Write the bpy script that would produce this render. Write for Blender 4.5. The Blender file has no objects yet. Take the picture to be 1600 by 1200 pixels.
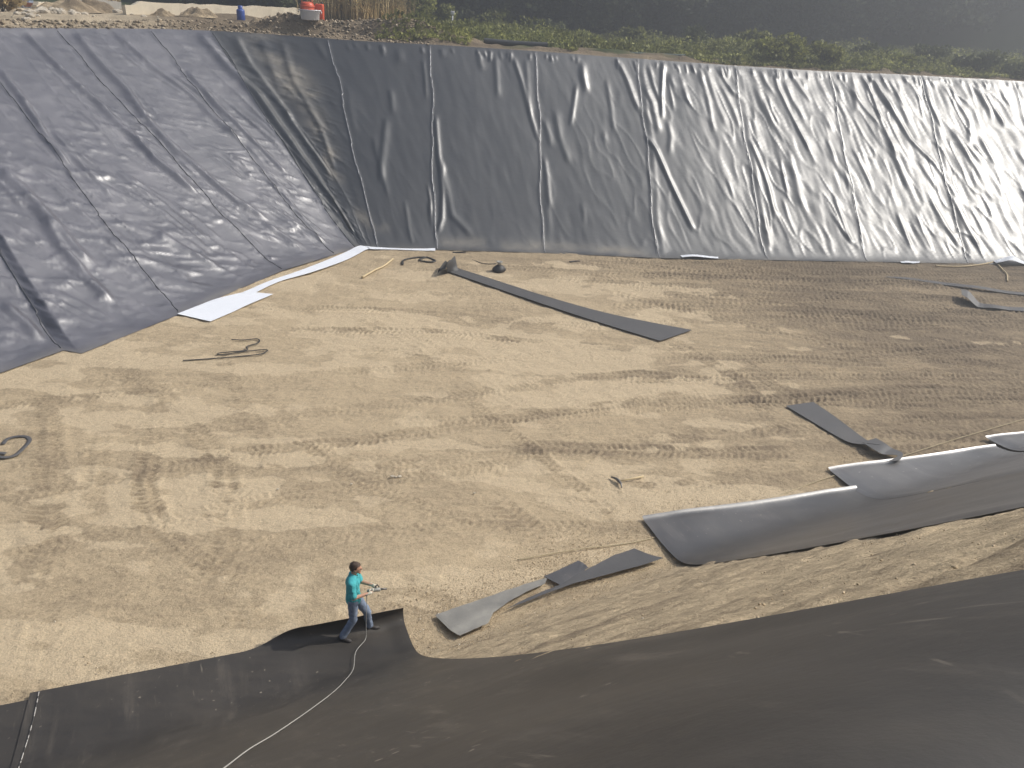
import bpy, bmesh, math, random
import numpy as np
from math import cos, sin, radians, pi, sqrt, atan2
from mathutils import Vector, Matrix

random.seed(7); RNG = np.random.default_rng(7)
S = bpy.context.scene
COL = S.collection

# ------------------------------------------------------------------ camera
FPX, CAMH, PITCH, ROLL = 1250.0, 10.3, radians(25.6), radians(3.8)
FW = np.array([0, cos(PITCH), -sin(PITCH)])
_r = np.array([1.0, 0, 0]); _u = np.cross(_r, FW)
RT = cos(ROLL) * _r + sin(ROLL) * _u
UP = -sin(ROLL) * _r + cos(ROLL) * _u
CAM = np.array([0, 0, CAMH])
cd = bpy.data.cameras.new('camera'); cam = bpy.data.objects.new('camera', cd); COL.objects.link(cam)
cd.sensor_fit = 'HORIZONTAL'; cd.sensor_width = 36.0; cd.lens = 36.0 * FPX / 1600.0
cd.clip_start = 0.05; cd.clip_end = 3000
M = Matrix.Identity(4)
for i in range(3):
    M[i][0], M[i][1], M[i][2], M[i][3] = RT[i], UP[i], -FW[i], CAM[i]
cam.matrix_world = M
S.camera = cam

def ray(px, py):
    return (px - 800) / FPX * RT - (py - 600) / FPX * UP + FW
def hit(px, py, z=0.0):
    d = ray(px, py); return CAM + d * ((z - CAMH) / d[2])
def at_y(px, py, Y):
    d = ray(px, py); return CAM + d * (Y / d[1])
def proj(P):
    V = P - CAM; z = V @ FW
    return 800 + FPX * (V @ RT) / z, 600 - FPX * (V @ UP) / z

# ------------------------------------------------------------------ helpers
def setp(o, label=None, cat=None, group=None, kind=None):
    if label: o['label'] = label
    if cat: o['category'] = cat
    if group: o['group'] = group
    if kind: o['kind'] = kind
    return o
def empty(name, loc, label, cat, group=None, rz=0.0):
    o = bpy.data.objects.new(name, None); COL.objects.link(o)
    o.location = loc; o.rotation_euler = (0, 0, rz); o.empty_display_size = 0.2
    return setp(o, label, cat, group)
def link_mesh(name, me, mat=None, parent=None, smooth=True):
    o = bpy.data.objects.new(name, me); COL.objects.link(o)
    if mat: me.materials.append(mat)
    if smooth and len(me.polygons): me.polygons.foreach_set('use_smooth', np.ones(len(me.polygons), dtype=bool))
    if parent: o.parent = parent
    return o
def np_mesh(name, V, F):
    V = np.ascontiguousarray(V, dtype=np.float32); F = np.ascontiguousarray(F, dtype=np.int32)
    me = bpy.data.meshes.new(name); k = F.shape[1]
    me.vertices.add(len(V)); me.vertices.foreach_set('co', V.ravel())
    me.loops.add(F.size); me.loops.foreach_set('vertex_index', F.ravel())
    me.polygons.add(len(F)); me.polygons.foreach_set('loop_start', np.arange(0, F.size, k, dtype=np.int32))
    me.update(calc_edges=True)
    return me
def grid_mesh(name, P, flip=False):
    n, m = P.shape[:2]
    idx = np.arange(n * m).reshape(n, m)
    a, b, c, d = idx[:-1, :-1], idx[1:, :-1], idx[1:, 1:], idx[:-1, 1:]
    F = np.stack([a, b, c, d] if not flip else [a, d, c, b], -1).reshape(-1, 4)
    return np_mesh(name, P.reshape(-1, 3), F)
def add_attr(me, name, arr):
    at = me.attributes.new(name, 'FLOAT', 'POINT'); at.data.foreach_set('value', np.ascontiguousarray(arr, dtype=np.float32).ravel())
def field(n, m, lx, ly, seed):
    """smooth random field on an n x m grid, correlation lengths lx, ly in cells, unit variance"""
    r = np.random.default_rng(seed).standard_normal((n, m))
    fx = np.fft.fftfreq(n)[:, None]; fy = np.fft.rfftfreq(m)[None, :]
    f = np.fft.irfft2(np.fft.rfft2(r) * np.exp(-0.5 * ((2 * pi * fx * lx) ** 2 + (2 * pi * fy * ly) ** 2)), s=(n, m))
    return f / (f.std() + 1e-9)
def sstep(a, b, x):
    t = np.clip((x - a) / (b - a), 0, 1); return t * t * (3 - 2 * t)
def seg_dist(X, Y, poly):
    """distance and running length of the polyline nearest to every (X, Y), total length, signed side"""
    D = np.full(X.shape, 1e9); A = np.zeros(X.shape); SD = np.zeros(X.shape); acc = 0.0
    for (x0, y0), (x1, y1) in zip(poly[:-1], poly[1:]):
        dx, dy = x1 - x0, y1 - y0; L = sqrt(dx * dx + dy * dy) + 1e-9
        t = np.clip(((X - x0) * dx + (Y - y0) * dy) / (L * L), 0, 1)
        ex, ey = X - x0 - t * dx, Y - y0 - t * dy
        d = np.sqrt(ex * ex + ey * ey); m = d < D
        D = np.where(m, d, D); A = np.where(m, acc + t * L, A)
        SD = np.where(m, (ex * -dy + ey * dx) / L, SD); acc += L
    return D, A, acc, SD
def bm_new(): return bmesh.new()
def bm_obj(name, bm, mat, parent=None, smooth=True, loc=None):
    me = bpy.data.meshes.new(name); bmesh.ops.recalc_face_normals(bm, faces=bm.faces); bm.to_mesh(me); bm.free()
    o = link_mesh(name, me, mat, parent, smooth)
    if loc is not None: o.location = loc
    return o
def add_box(bm, c, s, rot=None, bev=0.0):
    r = bmesh.ops.create_cube(bm, size=1.0); vs = r['verts']
    for v in vs:
        p = Vector((v.co.x * s[0], v.co.y * s[1], v.co.z * s[2]))
        if rot: p = rot @ p
        v.co = p + Vector(c)
    if bev > 0:
        es = list({e for v in vs for e in v.link_edges})
        bmesh.ops.bevel(bm, geom=es, offset=bev, segments=2, profile=0.6, affect='EDGES')
def add_tube(bm, pts, rad, seg=8, cap=True, flat=1.0):
    pts = [Vector(p) for p in pts]; n = len(pts); rings = []
    if not hasattr(rad, '__len__'): rad = [rad] * n
    up = Vector((0, 0, 1))
    for i, p in enumerate(pts):
        t = (pts[min(i + 1, n - 1)] - pts[max(i - 1, 0)]).normalized()
        a = t.cross(up)
        if a.length < 1e-3: a = t.cross(Vector((0, 1, 0)))
        a.normalize(); b = a.cross(t).normalized()
        rings.append([bm.verts.new(p + a * (rad[i] * cos(2 * pi * k / seg)) + b * (rad[i] * flat * sin(2 * pi * k / seg))) for k in range(seg)])
    for i in range(n - 1):
        for k in range(seg):
            bm.faces.new((rings[i][k], rings[i][(k + 1) % seg], rings[i + 1][(k + 1) % seg], rings[i + 1][k]))
    if cap:
        bm.faces.new(rings[0][::-1]); bm.faces.new(rings[-1])
def add_lathe(bm, prof, c=(0, 0, 0), seg=24):
    rings = []
    for r, z in prof:
        rings.append([bm.verts.new((c[0] + r * cos(2 * pi * k / seg), c[1] + r * sin(2 * pi * k / seg), c[2] + z)) for k in range(seg)] if r > 1e-6
                     else [bm.verts.new((c[0], c[1], c[2] + z))])
    for A, B in zip(rings[:-1], rings[1:]):
        for k in range(seg):
            k2 = (k + 1) % seg
            if len(A) == 1 and len(B) == 1: continue
            if len(A) == 1: bm.faces.new((A[0], B[k2], B[k]))
            elif len(B) == 1: bm.faces.new((A[k], A[k2], B[0]))
            else: bm.faces.new((A[k], A[k2], B[k2], B[k]))
def smooth_path(pts, n=8):
    pts = [Vector(p) for p in pts]; out = []
    for i in range(len(pts) - 1):
        p0, p1, p2, p3 = pts[max(i - 1, 0)], pts[i], pts[i + 1], pts[min(i + 2, len(pts) - 1)]
        for k in range(n):
            t = k / n
            out.append(0.5 * ((2 * p1) + (p2 - p0) * t + (2 * p0 - 5 * p1 + 4 * p2 - p3) * t * t + (3 * p1 - p0 - 3 * p2 + p3) * t ** 3))
    out.append(pts[-1]); return out

# ------------------------------------------------------------------ materials
class NT:
    def __init__(s, name):
        s.m = bpy.data.materials.new(name); s.m.use_nodes = True; s.t = s.m.node_tree; s.b = s.t.nodes['Principled BSDF']
        s.tc = s.t.nodes.new('ShaderNodeTexCoord')
    def n(s, typ, **kw):
        nd = s.t.nodes.new(typ)
        for k, v in kw.items():
            if hasattr(nd, k): setattr(nd, k, v)
            else: nd.inputs[k].default_value = v
        return nd
    def l(s, a, b): s.t.links.new(a, b)
    def mapping(s, scale=(1, 1, 1), rot=(0, 0, 0)):
        mp = s.n('ShaderNodeMapping'); mp.inputs['Scale'].default_value = scale; mp.inputs['Rotation'].default_value = rot
        s.l(s.tc.outputs['Object'], mp.inputs['Vector']); return mp.outputs['Vector']
    def along(s, ang, sx, sy):
        mp = s.n('ShaderNodeMapping', vector_type='TEXTURE'); mp.inputs['Rotation'].default_value = (0, 0, ang); mp.inputs['Scale'].default_value = (1 / sx, 1 / sy, 1)
        s.l(s.tc.outputs['Object'], mp.inputs['Vector']); return mp.outputs['Vector']
    def noise(s, scale, detail=4, rough=0.55, vec=None):
        nd = s.n('ShaderNodeTexNoise'); nd.inputs['Scale'].default_value = scale; nd.inputs['Detail'].default_value = detail; nd.inputs['Roughness'].default_value = rough
        s.l(vec if vec is not None else s.tc.outputs['Object'], nd.inputs['Vector']); return nd.outputs['Fac']
    def ramp(s, fac, stops):
        r = s.n('ShaderNodeValToRGB'); e = r.color_ramp.elements
        while len(e) < len(stops): e.new(0.5)
        for i, (p, c) in enumerate(stops):
            e[i].position = p; e[i].color = (c if hasattr(c, '__len__') else (c, c, c)) + (1,) if hasattr(c, '__len__') else (c, c, c, 1)
        s.l(fac, r.inputs['Fac']); return r.outputs['Color']
    def mix(s, fac, a, b, mode='MIX'):
        mx = s.n('ShaderNodeMix', data_type='RGBA'); mx.blend_type = mode
        for sock, v in ((mx.inputs[0], fac), (mx.inputs[6], a), (mx.inputs[7], b)):
            if isinstance(v, (int, float)): sock.default_value = v
            elif isinstance(v, tuple): sock.default_value = v + (1,)
            else: s.l(v, sock)
        return mx.outputs[2]
    def math(s, op, a, b=0.0, clamp=False):
        nd = s.n('ShaderNodeMath', operation=op); nd.use_clamp = clamp
        for i, v in enumerate((a, b)):
            if isinstance(v, (int, float)): nd.inputs[i].default_value = v
            else: s.l(v, nd.inputs[i])
        return nd.outputs[0]
    def attr(s, name):
        nd = s.n('ShaderNodeAttribute'); nd.attribute_name = name; return nd.outputs['Fac']
    def bump(s, h, strength=0.5, dist=0.02):
        nd = s.n('ShaderNodeBump'); nd.inputs['Strength'].default_value = strength; nd.inputs['Distance'].default_value = dist
        s.l(h, nd.inputs['Height']); s.l(nd.outputs['Normal'], s.b.inputs['Normal'])
    def color(s, c): s.l(c, s.b.inputs['Base Color'])
    def set(s, **kw):
        for k, v in kw.items(): s.b.inputs[k.replace('_', ' ')].default_value = v

def simple(name, col, rough=0.6, var=0.15, scale=8.0, metal=0.0, bump=0.0, spec=0.5):
    t = NT(name); f = t.noise(scale, 5)
    a = tuple(max(0, c * (1 - var)) for c in col); b = tuple(min(1, c * (1 + var)) for c in col)
    t.color(t.mix(f, a, b)); t.set(Roughness=rough, Metallic=metal); t.b.inputs['Specular IOR Level'].default_value = spec
    if bump: t.bump(t.noise(scale * 4, 5), bump, 0.01)
    return t.m

def liner_material(name, dark, dust, amount, rough, spec=0.5, streak=False, bump=0.25, ior=1.5):
    t = NT(name)
    big = t.noise(0.35, 6, 0.62); fine = t.noise(5.0, 5, 0.7)
    v = t.mapping((0.7, 2.6, 1.2), (0, 0, radians(-62))) if streak else None
    st = t.noise(1.1, 7, 0.66, v)
    d = t.math('MULTIPLY', t.ramp(big, [(0.3, 0.25), (0.7, 1.0)]), t.ramp(st, [(0.32, 0.3), (0.72, 1.0)]))
    d = t.math('MULTIPLY', d, amount)
    d = t.math('MULTIPLY', d, t.ramp(fine, [(0.2, 0.7), (0.8, 1.15)]), True)
    c = t.mix(d, dark, dust)
    if streak:
        sn = t.noise(1.0, 9, 0.72, t.along(radians(-67), .45, 4.0)); msk = t.noise(0.45, 4, 0.6)
        sc = t.math('MULTIPLY', t.ramp(sn, [(0.54, 0.0), (0.72, 1.0)]), t.ramp(msk, [(0.40, 0.05), (0.66, 0.40)]))
        scr = t.math('MULTIPLY', t.ramp(t.noise(1.0, 3, 0.6, t.along(radians(-62), 1.6, 22.0)), [(0.655, 0.0), (0.71, 0.45)]), t.ramp(t.noise(0.9, 3, 0.6), [(0.50, 0.0), (0.60, 1.0)]))
        scr2 = t.math('MULTIPLY', t.ramp(t.noise(1.0, 3, 0.6, t.along(radians(-95), 2.5, 14.0)), [(0.67, 0.0), (0.72, 0.35)]), t.ramp(t.noise(1.3, 3, 0.6), [(0.54, 0.0), (0.62, 1.0)]))
        dots = t.math('MULTIPLY', t.ramp(t.noise(13.0, 2, 0.5), [(0.705, 0.0), (0.73, 1.0)]), t.ramp(t.noise(0.7, 3, 0.6), [(0.46, 0.0), (0.58, 1.0)]))
        sc = t.math('MAXIMUM', t.math('MAXIMUM', sc, scr), t.math('MAXIMUM', scr2, dots))
        c = t.mix(sc, c, tuple(min(.5, q * 2.3) for q in dust))
    else:
        da = t.math('MULTIPLY', t.attr('dusty'), t.ramp(t.noise(1.6, 7, 0.7), [(0.3, 0.1), (0.62, 1.0)]), True); c = t.mix(da, c, (0.20, 0.175, 0.14)); d = t.math('ADD', d, da, True)
    t.color(c); t.b.inputs['IOR'].default_value = ior
    rr = t.math('ADD', t.math('MULTIPLY', d, 0.35), t.math('ADD', t.math('MULTIPLY', t.noise(1.7, 4), 0.1), rough - 0.05))
    t.l(rr, t.b.inputs['Roughness']); t.b.inputs['Specular IOR Level'].default_value = spec
    if bump: t.bump(t.noise(6.0, 6, 0.65, t.mapping((1, 1, 1.6), (0, radians(25), radians(20)))), bump * (1.0 if streak else 1.8), 0.03)
    return t.m

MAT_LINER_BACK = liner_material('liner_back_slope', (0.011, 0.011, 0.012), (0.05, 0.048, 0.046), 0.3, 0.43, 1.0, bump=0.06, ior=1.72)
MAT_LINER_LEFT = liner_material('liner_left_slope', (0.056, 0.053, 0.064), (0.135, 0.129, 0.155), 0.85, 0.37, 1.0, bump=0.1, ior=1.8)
MAT_LINER_NEAR = liner_material('liner_near', (0.030, 0.0275, 0.0255), (0.115, 0.097, 0.076), 0.6, 0.5, 0.45, True, 0.15)
MAT_LINER_SHEET = liner_material('liner_sheet', (0.034, 0.031, 0.030), (0.12, 0.102, 0.088), 0.6, 0.33, 1.0, True, 0.08, ior=1.7)
MAT_LINER_PALE = liner_material('pale_liner_sheet', (0.060, 0.058, 0.060), (0.20, 0.183, 0.172), 0.7, 0.34, 1.0, True, 0.08, ior=1.7)  # paler liner tone for the two farther sheets
MAT_STRIP = liner_material('liner_offcut', (0.08, 0.078, 0.079), (0.15, 0.14, 0.132), 0.6, 0.45, 0.5, False, 0.1)
MAT_PATCH = liner_material('dusty_offcut', (0.12, 0.118, 0.112), (0.36, 0.34, 0.30), 1.6, 0.55, 0.4, False, 0.1)
MAT_BEAD = simple('weld_bead_glint', (0.30, 0.30, 0.31), 0.3, 0.6, 3, spec=0.9)  # light base colour stands in for highlights along the glossy bead
MAT_BEAD_DARK = simple('weld_bead_dusty', (0.08, 0.08, 0.085), 0.35, 0.3, 6, spec=0.8)

def soil_material():
    t = NT('pit_soil')
    wet = t.attr('wet'); crust = t.attr('crust')
    v = t.mapping((.6, 2.2, 1), (0, 0, radians(-9)))
    streak = t.noise(1.0, 10, 0.7, v); fine = t.noise(9.0, 9, 0.75); grit = t.noise(34.0, 4, 0.8); mid = t.noise(1.7, 7, 0.65); speck = t.noise(60.0, 2, 0.5)
    w = t.math('ADD', wet, t.math('MULTIPLY', t.math('SUBTRACT', streak, 0.5), 1.15))
    w = t.math('ADD', w, t.math('MULTIPLY', t.math('SUBTRACT', fine, 0.5), 1.5))
    w = t.math('ADD', w, t.math('MULTIPLY', t.math('SUBTRACT', mid, 0.5), 0.5), True)
    c = t.ramp(w, [(0.0, (0.53, 0.418, 0.275)), (0.28, (0.41, 0.321, 0.212)), (0.62, (0.272, 0.211, 0.144)), (1.0, (0.178, 0.139, 0.098))])
    rag = t.noise(3.2, 10, 0.78)
    cm = t.math('ADD', crust, t.math('MULTIPLY', t.math('SUBTRACT', rag, 0.5), 3.2)); cm = t.math('MULTIPLY', t.ramp(cm, [(0.45, 0.0), (0.75, 0.72)]), t.math('MINIMUM', t.math('MULTIPLY', crust, 2.5), 1.0))
    c = t.mix(cm, c, (0.63, 0.505, 0.34))
    peb = t.noise(15.0, 5, 0.7)
    c = t.mix(1.0, c, t.ramp(peb, [(0.28, 0.62), (0.42, 0.97), (0.58, 1.0), (0.72, 1.18)]), 'MULTIPLY')
    g = t.ramp(grit, [(0.25, 0.62), (0.5, 1.0), (0.72, 1.2)])
    c = t.mix(1.0, c, g, 'MULTIPLY')
    c = t.mix(t.ramp(speck, [(0.66, 0.0), (0.74, 0.75)]), c, (0.62, 0.54, 0.42))
    t.color(c); t.set(Roughness=0.95); t.b.inputs['Specular IOR Level'].default_value = 0.1
    h = t.math('ADD', t.math('ADD', t.math('MULTIPLY', fine, 0.7), t.math('MULTIPLY', peb, 0.6)), t.math('MULTIPLY', grit, 0.4))
    t.bump(h, 0.8, 0.06)
    return t.m
MAT_SOIL = soil_material()
def terrain_material():
    t = NT('upper_ground'); g = t.attr('green')
    n = t.noise(0.8, 7, 0.65); f = t.noise(9, 6, 0.7)
    soil = t.ramp(n, [(0.25, (0.30, 0.235, 0.16)), (0.5, (0.21, 0.163, 0.113)), (0.75, (0.14, 0.108, 0.078))])
    grs = t.ramp(n, [(0.3, (0.05, 0.065, 0.028)), (0.7, (0.085, 0.10, 0.045))])
    gm = t.math('ADD', g, t.math('MULTIPLY', t.math('SUBTRACT', f, 0.5), 0.5), True)
    soil = t.mix(t.attr('pale'), soil, t.ramp(n, [(0.3, (0.60, 0.50, 0.36)), (0.7, (0.42, 0.34, 0.235))])); c = t.mix(gm, soil, grs)
    t.color(t.mix(1.0, c, t.ramp(f, [(0.25, 0.65), (0.75, 1.3)]), 'MULTIPLY')); t.set(Roughness=0.95); t.b.inputs['Specular IOR Level'].default_value = 0.1
    t.bump(f, 0.8, 0.08); return t.m
MAT_TERR = terrain_material()
def leaf_material(name, a, b, trans=0.3):
    t = NT(name); oi = t.n('ShaderNodeNewGeometry')
    r = t.ramp(oi.outputs['Random Per Island'], [(0.0, a), (1.0, b)])
    r = t.mix(1.0, r, t.ramp(t.noise(0.9, 4, .6), [(.35, .45), (.5, .9), (.66, 1.7)]), 'MULTIPLY')
    t.color(r); t.set(Roughness=0.6); t.b.inputs['Specular IOR Level'].default_value = 0.25
    tr = t.n('ShaderNodeBsdfTranslucent'); t.l(r, tr.inputs['Color'])
    ms = t.n('ShaderNodeMixShader'); ms.inputs[0].default_value = trans
    t.l(t.b.outputs[0], ms.inputs[1]); t.l(tr.outputs[0], ms.inputs[2])
    t.l(ms.outputs[0], t.t.nodes['Material Output'].inputs['Surface']); return t.m
MAT_LEAF_DARK = leaf_material('dark_evergreen_leaves', (0.012, 0.018, 0.010), (0.12, 0.135, 0.075), 0.25)
MAT_LEAF_GREEN = leaf_material('undergrowth_leaves', (0.11, 0.125, 0.035), (0.36, 0.355, 0.12), 0.35)
MAT_LEAF_LIME = leaf_material('yellow_green_leaves', (0.16, 0.17, 0.04), (0.34, 0.34, 0.09), 0.35)
MAT_LEAF_OLIVE = leaf_material('olive_leaves', (0.07, 0.085, 0.035), (0.17, 0.18, 0.075), 0.25)
MAT_REED = leaf_material('dry_reed_blades', (0.42, 0.32, 0.16), (0.68, 0.56, 0.33), 0.55)
MAT_BARK = simple('bark', (0.06, 0.05, 0.04), 0.9, 0.4, 6, bump=0.5)
MAT_CONC = simple('weathered_concrete', (0.72, 0.64, 0.50), 0.9, 0.22, 2.2, bump=0.5, spec=0.2)
MAT_CONC_GREY = simple('grey_concrete', (0.38, 0.36, 0.32), 0.9, 0.25, 2.0, bump=0.4, spec=0.2)
MAT_STONE = simple('rubble_stone', (0.52, 0.46, 0.37), 0.9, 0.3, 3.0, bump=0.5, spec=0.2)
MAT_FELT = simple('white_geotextile', (0.80, 0.82, 0.86), 0.9, 0.05, 5.0, bump=0.2, spec=0.2)
MAT_WOOD = simple('pale_wood', (0.58, 0.46, 0.27), 0.7, 0.15, 9.0)
MAT_CABLE = simple('grey_cable', (0.36, 0.35, 0.32), 0.6, 0.06, 3.0)
MAT_ROPE = simple('tan_string', (0.46, 0.38, 0.24), 0.9, 0.15, 20.0)
MAT_BLACK = simple('black_rubber', (0.035, 0.033, 0.032), 0.55, 0.3, 6.0)
MAT_PIPE = simple('black_pipe', (0.04, 0.042, 0.045), 0.45, 0.25, 6.0)
MAT_PIPE_GREEN = simple('dull_green_pipe', (0.075, 0.10, 0.085), 0.6, 0.3, 6.0)
MAT_BLUE = simple('blue_enamel', (0.035, 0.085, 0.34), 0.4, 0.2, 6.0)
MAT_STEEL = simple('dull_steel', (0.20, 0.19, 0.18), 0.5, 0.3, 8.0, metal=0.7)
MAT_RED = simple('red_plastic', (0.62, 0.09, 0.035), 0.45, 0.12, 7.0)
MAT_WHITE = simple('white_plastic', (0.74, 0.73, 0.74), 0.5, 0.08, 5.0)
MAT_BRICK = simple('red_brick', (0.40, 0.16, 0.09), 0.9, 0.2, 9.0)
MAT_SACK = simple('blue_grey_plastic', (0.21, 0.26, 0.33), 0.5, 0.12, 5.0)
MAT_LID = simple('pale_blue_plastic', (0.46, 0.56, 0.66), 0.5, 0.08, 5.0)
MAT_SKIN = simple('skin', (0.50, 0.27, 0.18), 0.5, 0.06, 9.0)
MAT_SHIRT = simple('turquoise_cotton', (0.07, 0.39, 0.42), 0.85, 0.1, 7.0, bump=0.2, spec=0.2)
MAT_JEANS = simple('blue_denim', (0.13, 0.18, 0.28), 0.85, 0.3, 9.0, bump=0.3, spec=0.2)
MAT_SHOE = simple('dark_shoe', (0.035, 0.03, 0.028), 0.6, 0.2, 9.0)
MAT_SOLE = simple('shoe_sole', (0.26, 0.24, 0.22), 0.8, 0.1, 9.0)
MAT_HAIR = simple('brown_hair', (0.055, 0.032, 0.02), 0.6, 0.3, 30.0, bump=0.5)
MAT_GLOVE = simple('pale_work_glove', (0.56, 0.52, 0.42), 0.85, 0.1, 14.0)
MAT_EYE = simple('dark_eye', (0.02, 0.015, 0.01), 0.2, 0.0, 3.0)
MAT_TOOL = simple('tool_grey', (0.30, 0.30, 0.27), 0.5, 0.2, 9.0)
t = NT('faded_denim'); t.color(t.mix(t.noise(7, 6, .7), (.07, .095, .16), (.30, .36, .46))); t.set(Roughness=.9); t.bump(t.noise(40, 4), .3, .01); MAT_JEANS = t.m
t = NT('glinting_weld'); t.color(t.ramp(t.noise(9.0, 2, .5), [(.50, (.05, .047, .044)), (.56, (.40, .38, .35))])); t.set(Roughness=.6); MAT_DASH = t.m  # pale dashes paint the weld's glints into the colour

# ------------------------------------------------------------------ near earth bank
T0 = np.array([-1.0, 10.5]); TD = np.array([cos(radians(30)), sin(radians(30))]); UH = np.array([TD[1], -TD[0]])
BTAN, RIMZ = 0.93, 9.3
def bank_z(x, y, w=0.30):
    d = (x - T0[0]) * UH[0] + (y - T0[1]) * UH[1]
    al = (x - T0[0]) * TD[0] + (y - T0[1]) * TD[1]
    dp = (d + np.sqrt(d * d + w * w)) / 2
    z = BTAN * dp + 0.0095 * dp * dp * sstep(6.0, 1.0, al)
    k = 0.25
    return 0.5 * (z + RIMZ - np.sqrt((z - RIMZ) ** 2 + k * k))

u = np.arange(-14, 34, 0.05); v = np.concatenate([np.arange(-1.2, 10.4, 0.04), np.array([10.8, 11.5, 13, 18, 30, 60, 120, 250])])
Ug, Vg = np.meshgrid(u, v, indexing='ij')
BX = T0[0] + Ug * TD[0] + Vg * UH[0]; BY = T0[1] + Ug * TD[1] + Vg * UH[1]
n_, m_ = BX.shape
# where sheets lie on the ground: (corner, along the end, down the length, width, length)
A0 = hit(48, 1087)[:2]; A1 = hit(632, 975)[:2]
e1 = A1 - A0; W1 = float(np.linalg.norm(e1)); e1 /= W1; v1 = np.array([e1[1], -e1[0]])
SHEETS = [(A0, e1, v1, W1, 15.0), (A0 - e1 * 5.7 + v1 * 0.12, e1, v1, 5.85, 14.5)]
V2 = np.array([0.33, -0.944]); V2 /= np.linalg.norm(V2)
for c_, d_, w_ in (((1005, 815), (1330, 770), 5.75), ((1295, 738), (1545, 705), 5.45), ((1540, 690), (1600, 685), 5.5)):
    c_ = hit(*c_)[:2]; d_ = hit(*d_)[:2] - c_; SHEETS.append((c_, d_ / np.linalg.norm(d_), V2, w_, 13.0))
def under(X, Y, m0=0.12, m1=0.40):
    r = np.zeros(X.shape)
    for c_, e_, v_, w_, l_ in SHEETS:
        det = e_[0] * v_[1] - e_[1] * v_[0]; dx, dy = X - c_[0], Y - c_[1]
        a = (dx * v_[1] - dy * v_[0]) / det; b = (e_[0] * dy - e_[1] * dx) / det
        q = np.minimum(np.minimum(a, w_ - a), np.minimum(b, l_ - b)); r = np.maximum(r, sstep(m0, m1, q))
    return r
rough = 0.012 * field(n_, m_, 26, 1.8, 1) + 0.012 * field(n_, m_, 6, 1.2, 2) + 0.014 * field(n_, m_, 60, 9, 3)
clod = np.clip(field(n_, m_, 3.4, 1.2, 4) - 0.8, 0, 2) * 0.022 * sstep(-0.2, 1.0, field(n_, m_, 30, 8, 5) + 0.4) + 0.012 * field(n_, m_, 1.3, 1.1, 9)
BZ = bank_z(BX, BY) + (rough + clod) * sstep(-0.6, 0.8, Vg) - 0.05 * sstep(0.5, -1.0, Vg) - 0.012
UB = under(BX, BY); BZ -= 0.06 * UB
BZ = np.minimum(BZ, RIMZ + 0.1)
me = grid_mesh('earth_bank', np.stack([BX, BY, BZ], -1), True)
wetb = 0.10 + 0.08 * field(n_, m_, 45, 3.0, 6) + 0.10 * field(n_, m_, 9, 1.4, 8)
add_attr(me, 'wet', np.clip(wetb, 0, 1))
setp(link_mesh('earth_bank', me, MAT_SOIL), kind='structure')

# ------------------------------------------------------------------ pit floor
gx = np.arange(-22, 36, 0.055); gy = np.concatenate([np.arange(4.5, 18, 0.042), np.arange(18, 27, 0.05), np.arange(27, 44, 0.065)])
FX, FY = np.meshgrid(gx, gy, indexing='ij'); n_, m_ = FX.shape
wet = np.zeros(FX.shape); trk = np.zeros(FX.shape); tread = np.zeros(FX.shape)
# broad tone: browner to the right and along the far toe
fpx, fpy = proj(np.stack([FX, FY, np.zeros_like(FX)], -1))
right = sstep(3.0, 15.0, FX - 0.10 * (FY - 20)); 
wet += 0.10 + 0.47 * right + 0.24 * sstep(31.0, 34.5, FY - 0.12 * FX) * sstep(-7.5, -4.5, FX)
wet -= 0.10 * np.exp(-(((FX + 4.5) / 4) ** 2 + ((FY - 29) / 4) ** 2))
wet += 0.05 * field(n_, m_, 34, 8, 11) + 0.03 * field(n_, m_, 60, 30, 12) + 0.03 * field(n_, m_, 9, 4, 13)
def track(pts, width=0.55, dark=0.3, deep=0.022, pitch=0.23, chev=0.6, px=True, seed=0):
    P = [tuple(hit(*p)[:2]) for p in pts] if px else pts
    xs = [p[0] for p in P]; ys = [p[1] for p in P]
    i0, i1 = np.searchsorted(gx, [min(xs) - 1.2, max(xs) + 1.2]); j0, j1 = np.searchsorted(gy, [min(ys) - 1.2, max(ys) + 1.2])
    if i1 - i0 < 3 or j1 - j0 < 3: return
    X, Y = FX[i0:i1, j0:j1], FY[i0:i1, j0:j1]
    D, A, L, SD = seg_dist(X, Y, P)
    jit = 0.5 * field(*X.shape, 10, 10, 100 + seed)
    m = sstep(width / 2 + 0.10, width / 2 - 0.06, D + 0.05 * jit)
    ends = sstep(-0.1, 0.7, A) * sstep(-0.1, 0.7, L - A)
    patch = 0.5 + 0.5 * sstep(-0.8, 0.6, field(*X.shape, 26, 26, 200 + seed))
    ph = (A + chev * np.abs(SD)) / pitch * 2 * pi
    half = np.abs(SD) / (width / 2)
    lug = sstep(0.0, 0.8, np.sin(ph + np.where(SD > 0, 0, pi) + 1.2 * jit)) * sstep(0.1, 0.3, half)
    e = m * ends * patch
    wet[i0:i1, j0:j1] += dark * e * (0.55 + 0.6 * lug); trk[i0:i1, j0:j1] += dark * e * 2
    tread[i0:i1, j0:j1] += -deep * e * (lug - 0.35) * 1.5 + deep * 0.6 * np.exp(-((D - width / 2 - 0.05) / 0.07) ** 2) * ends * patch
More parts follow.
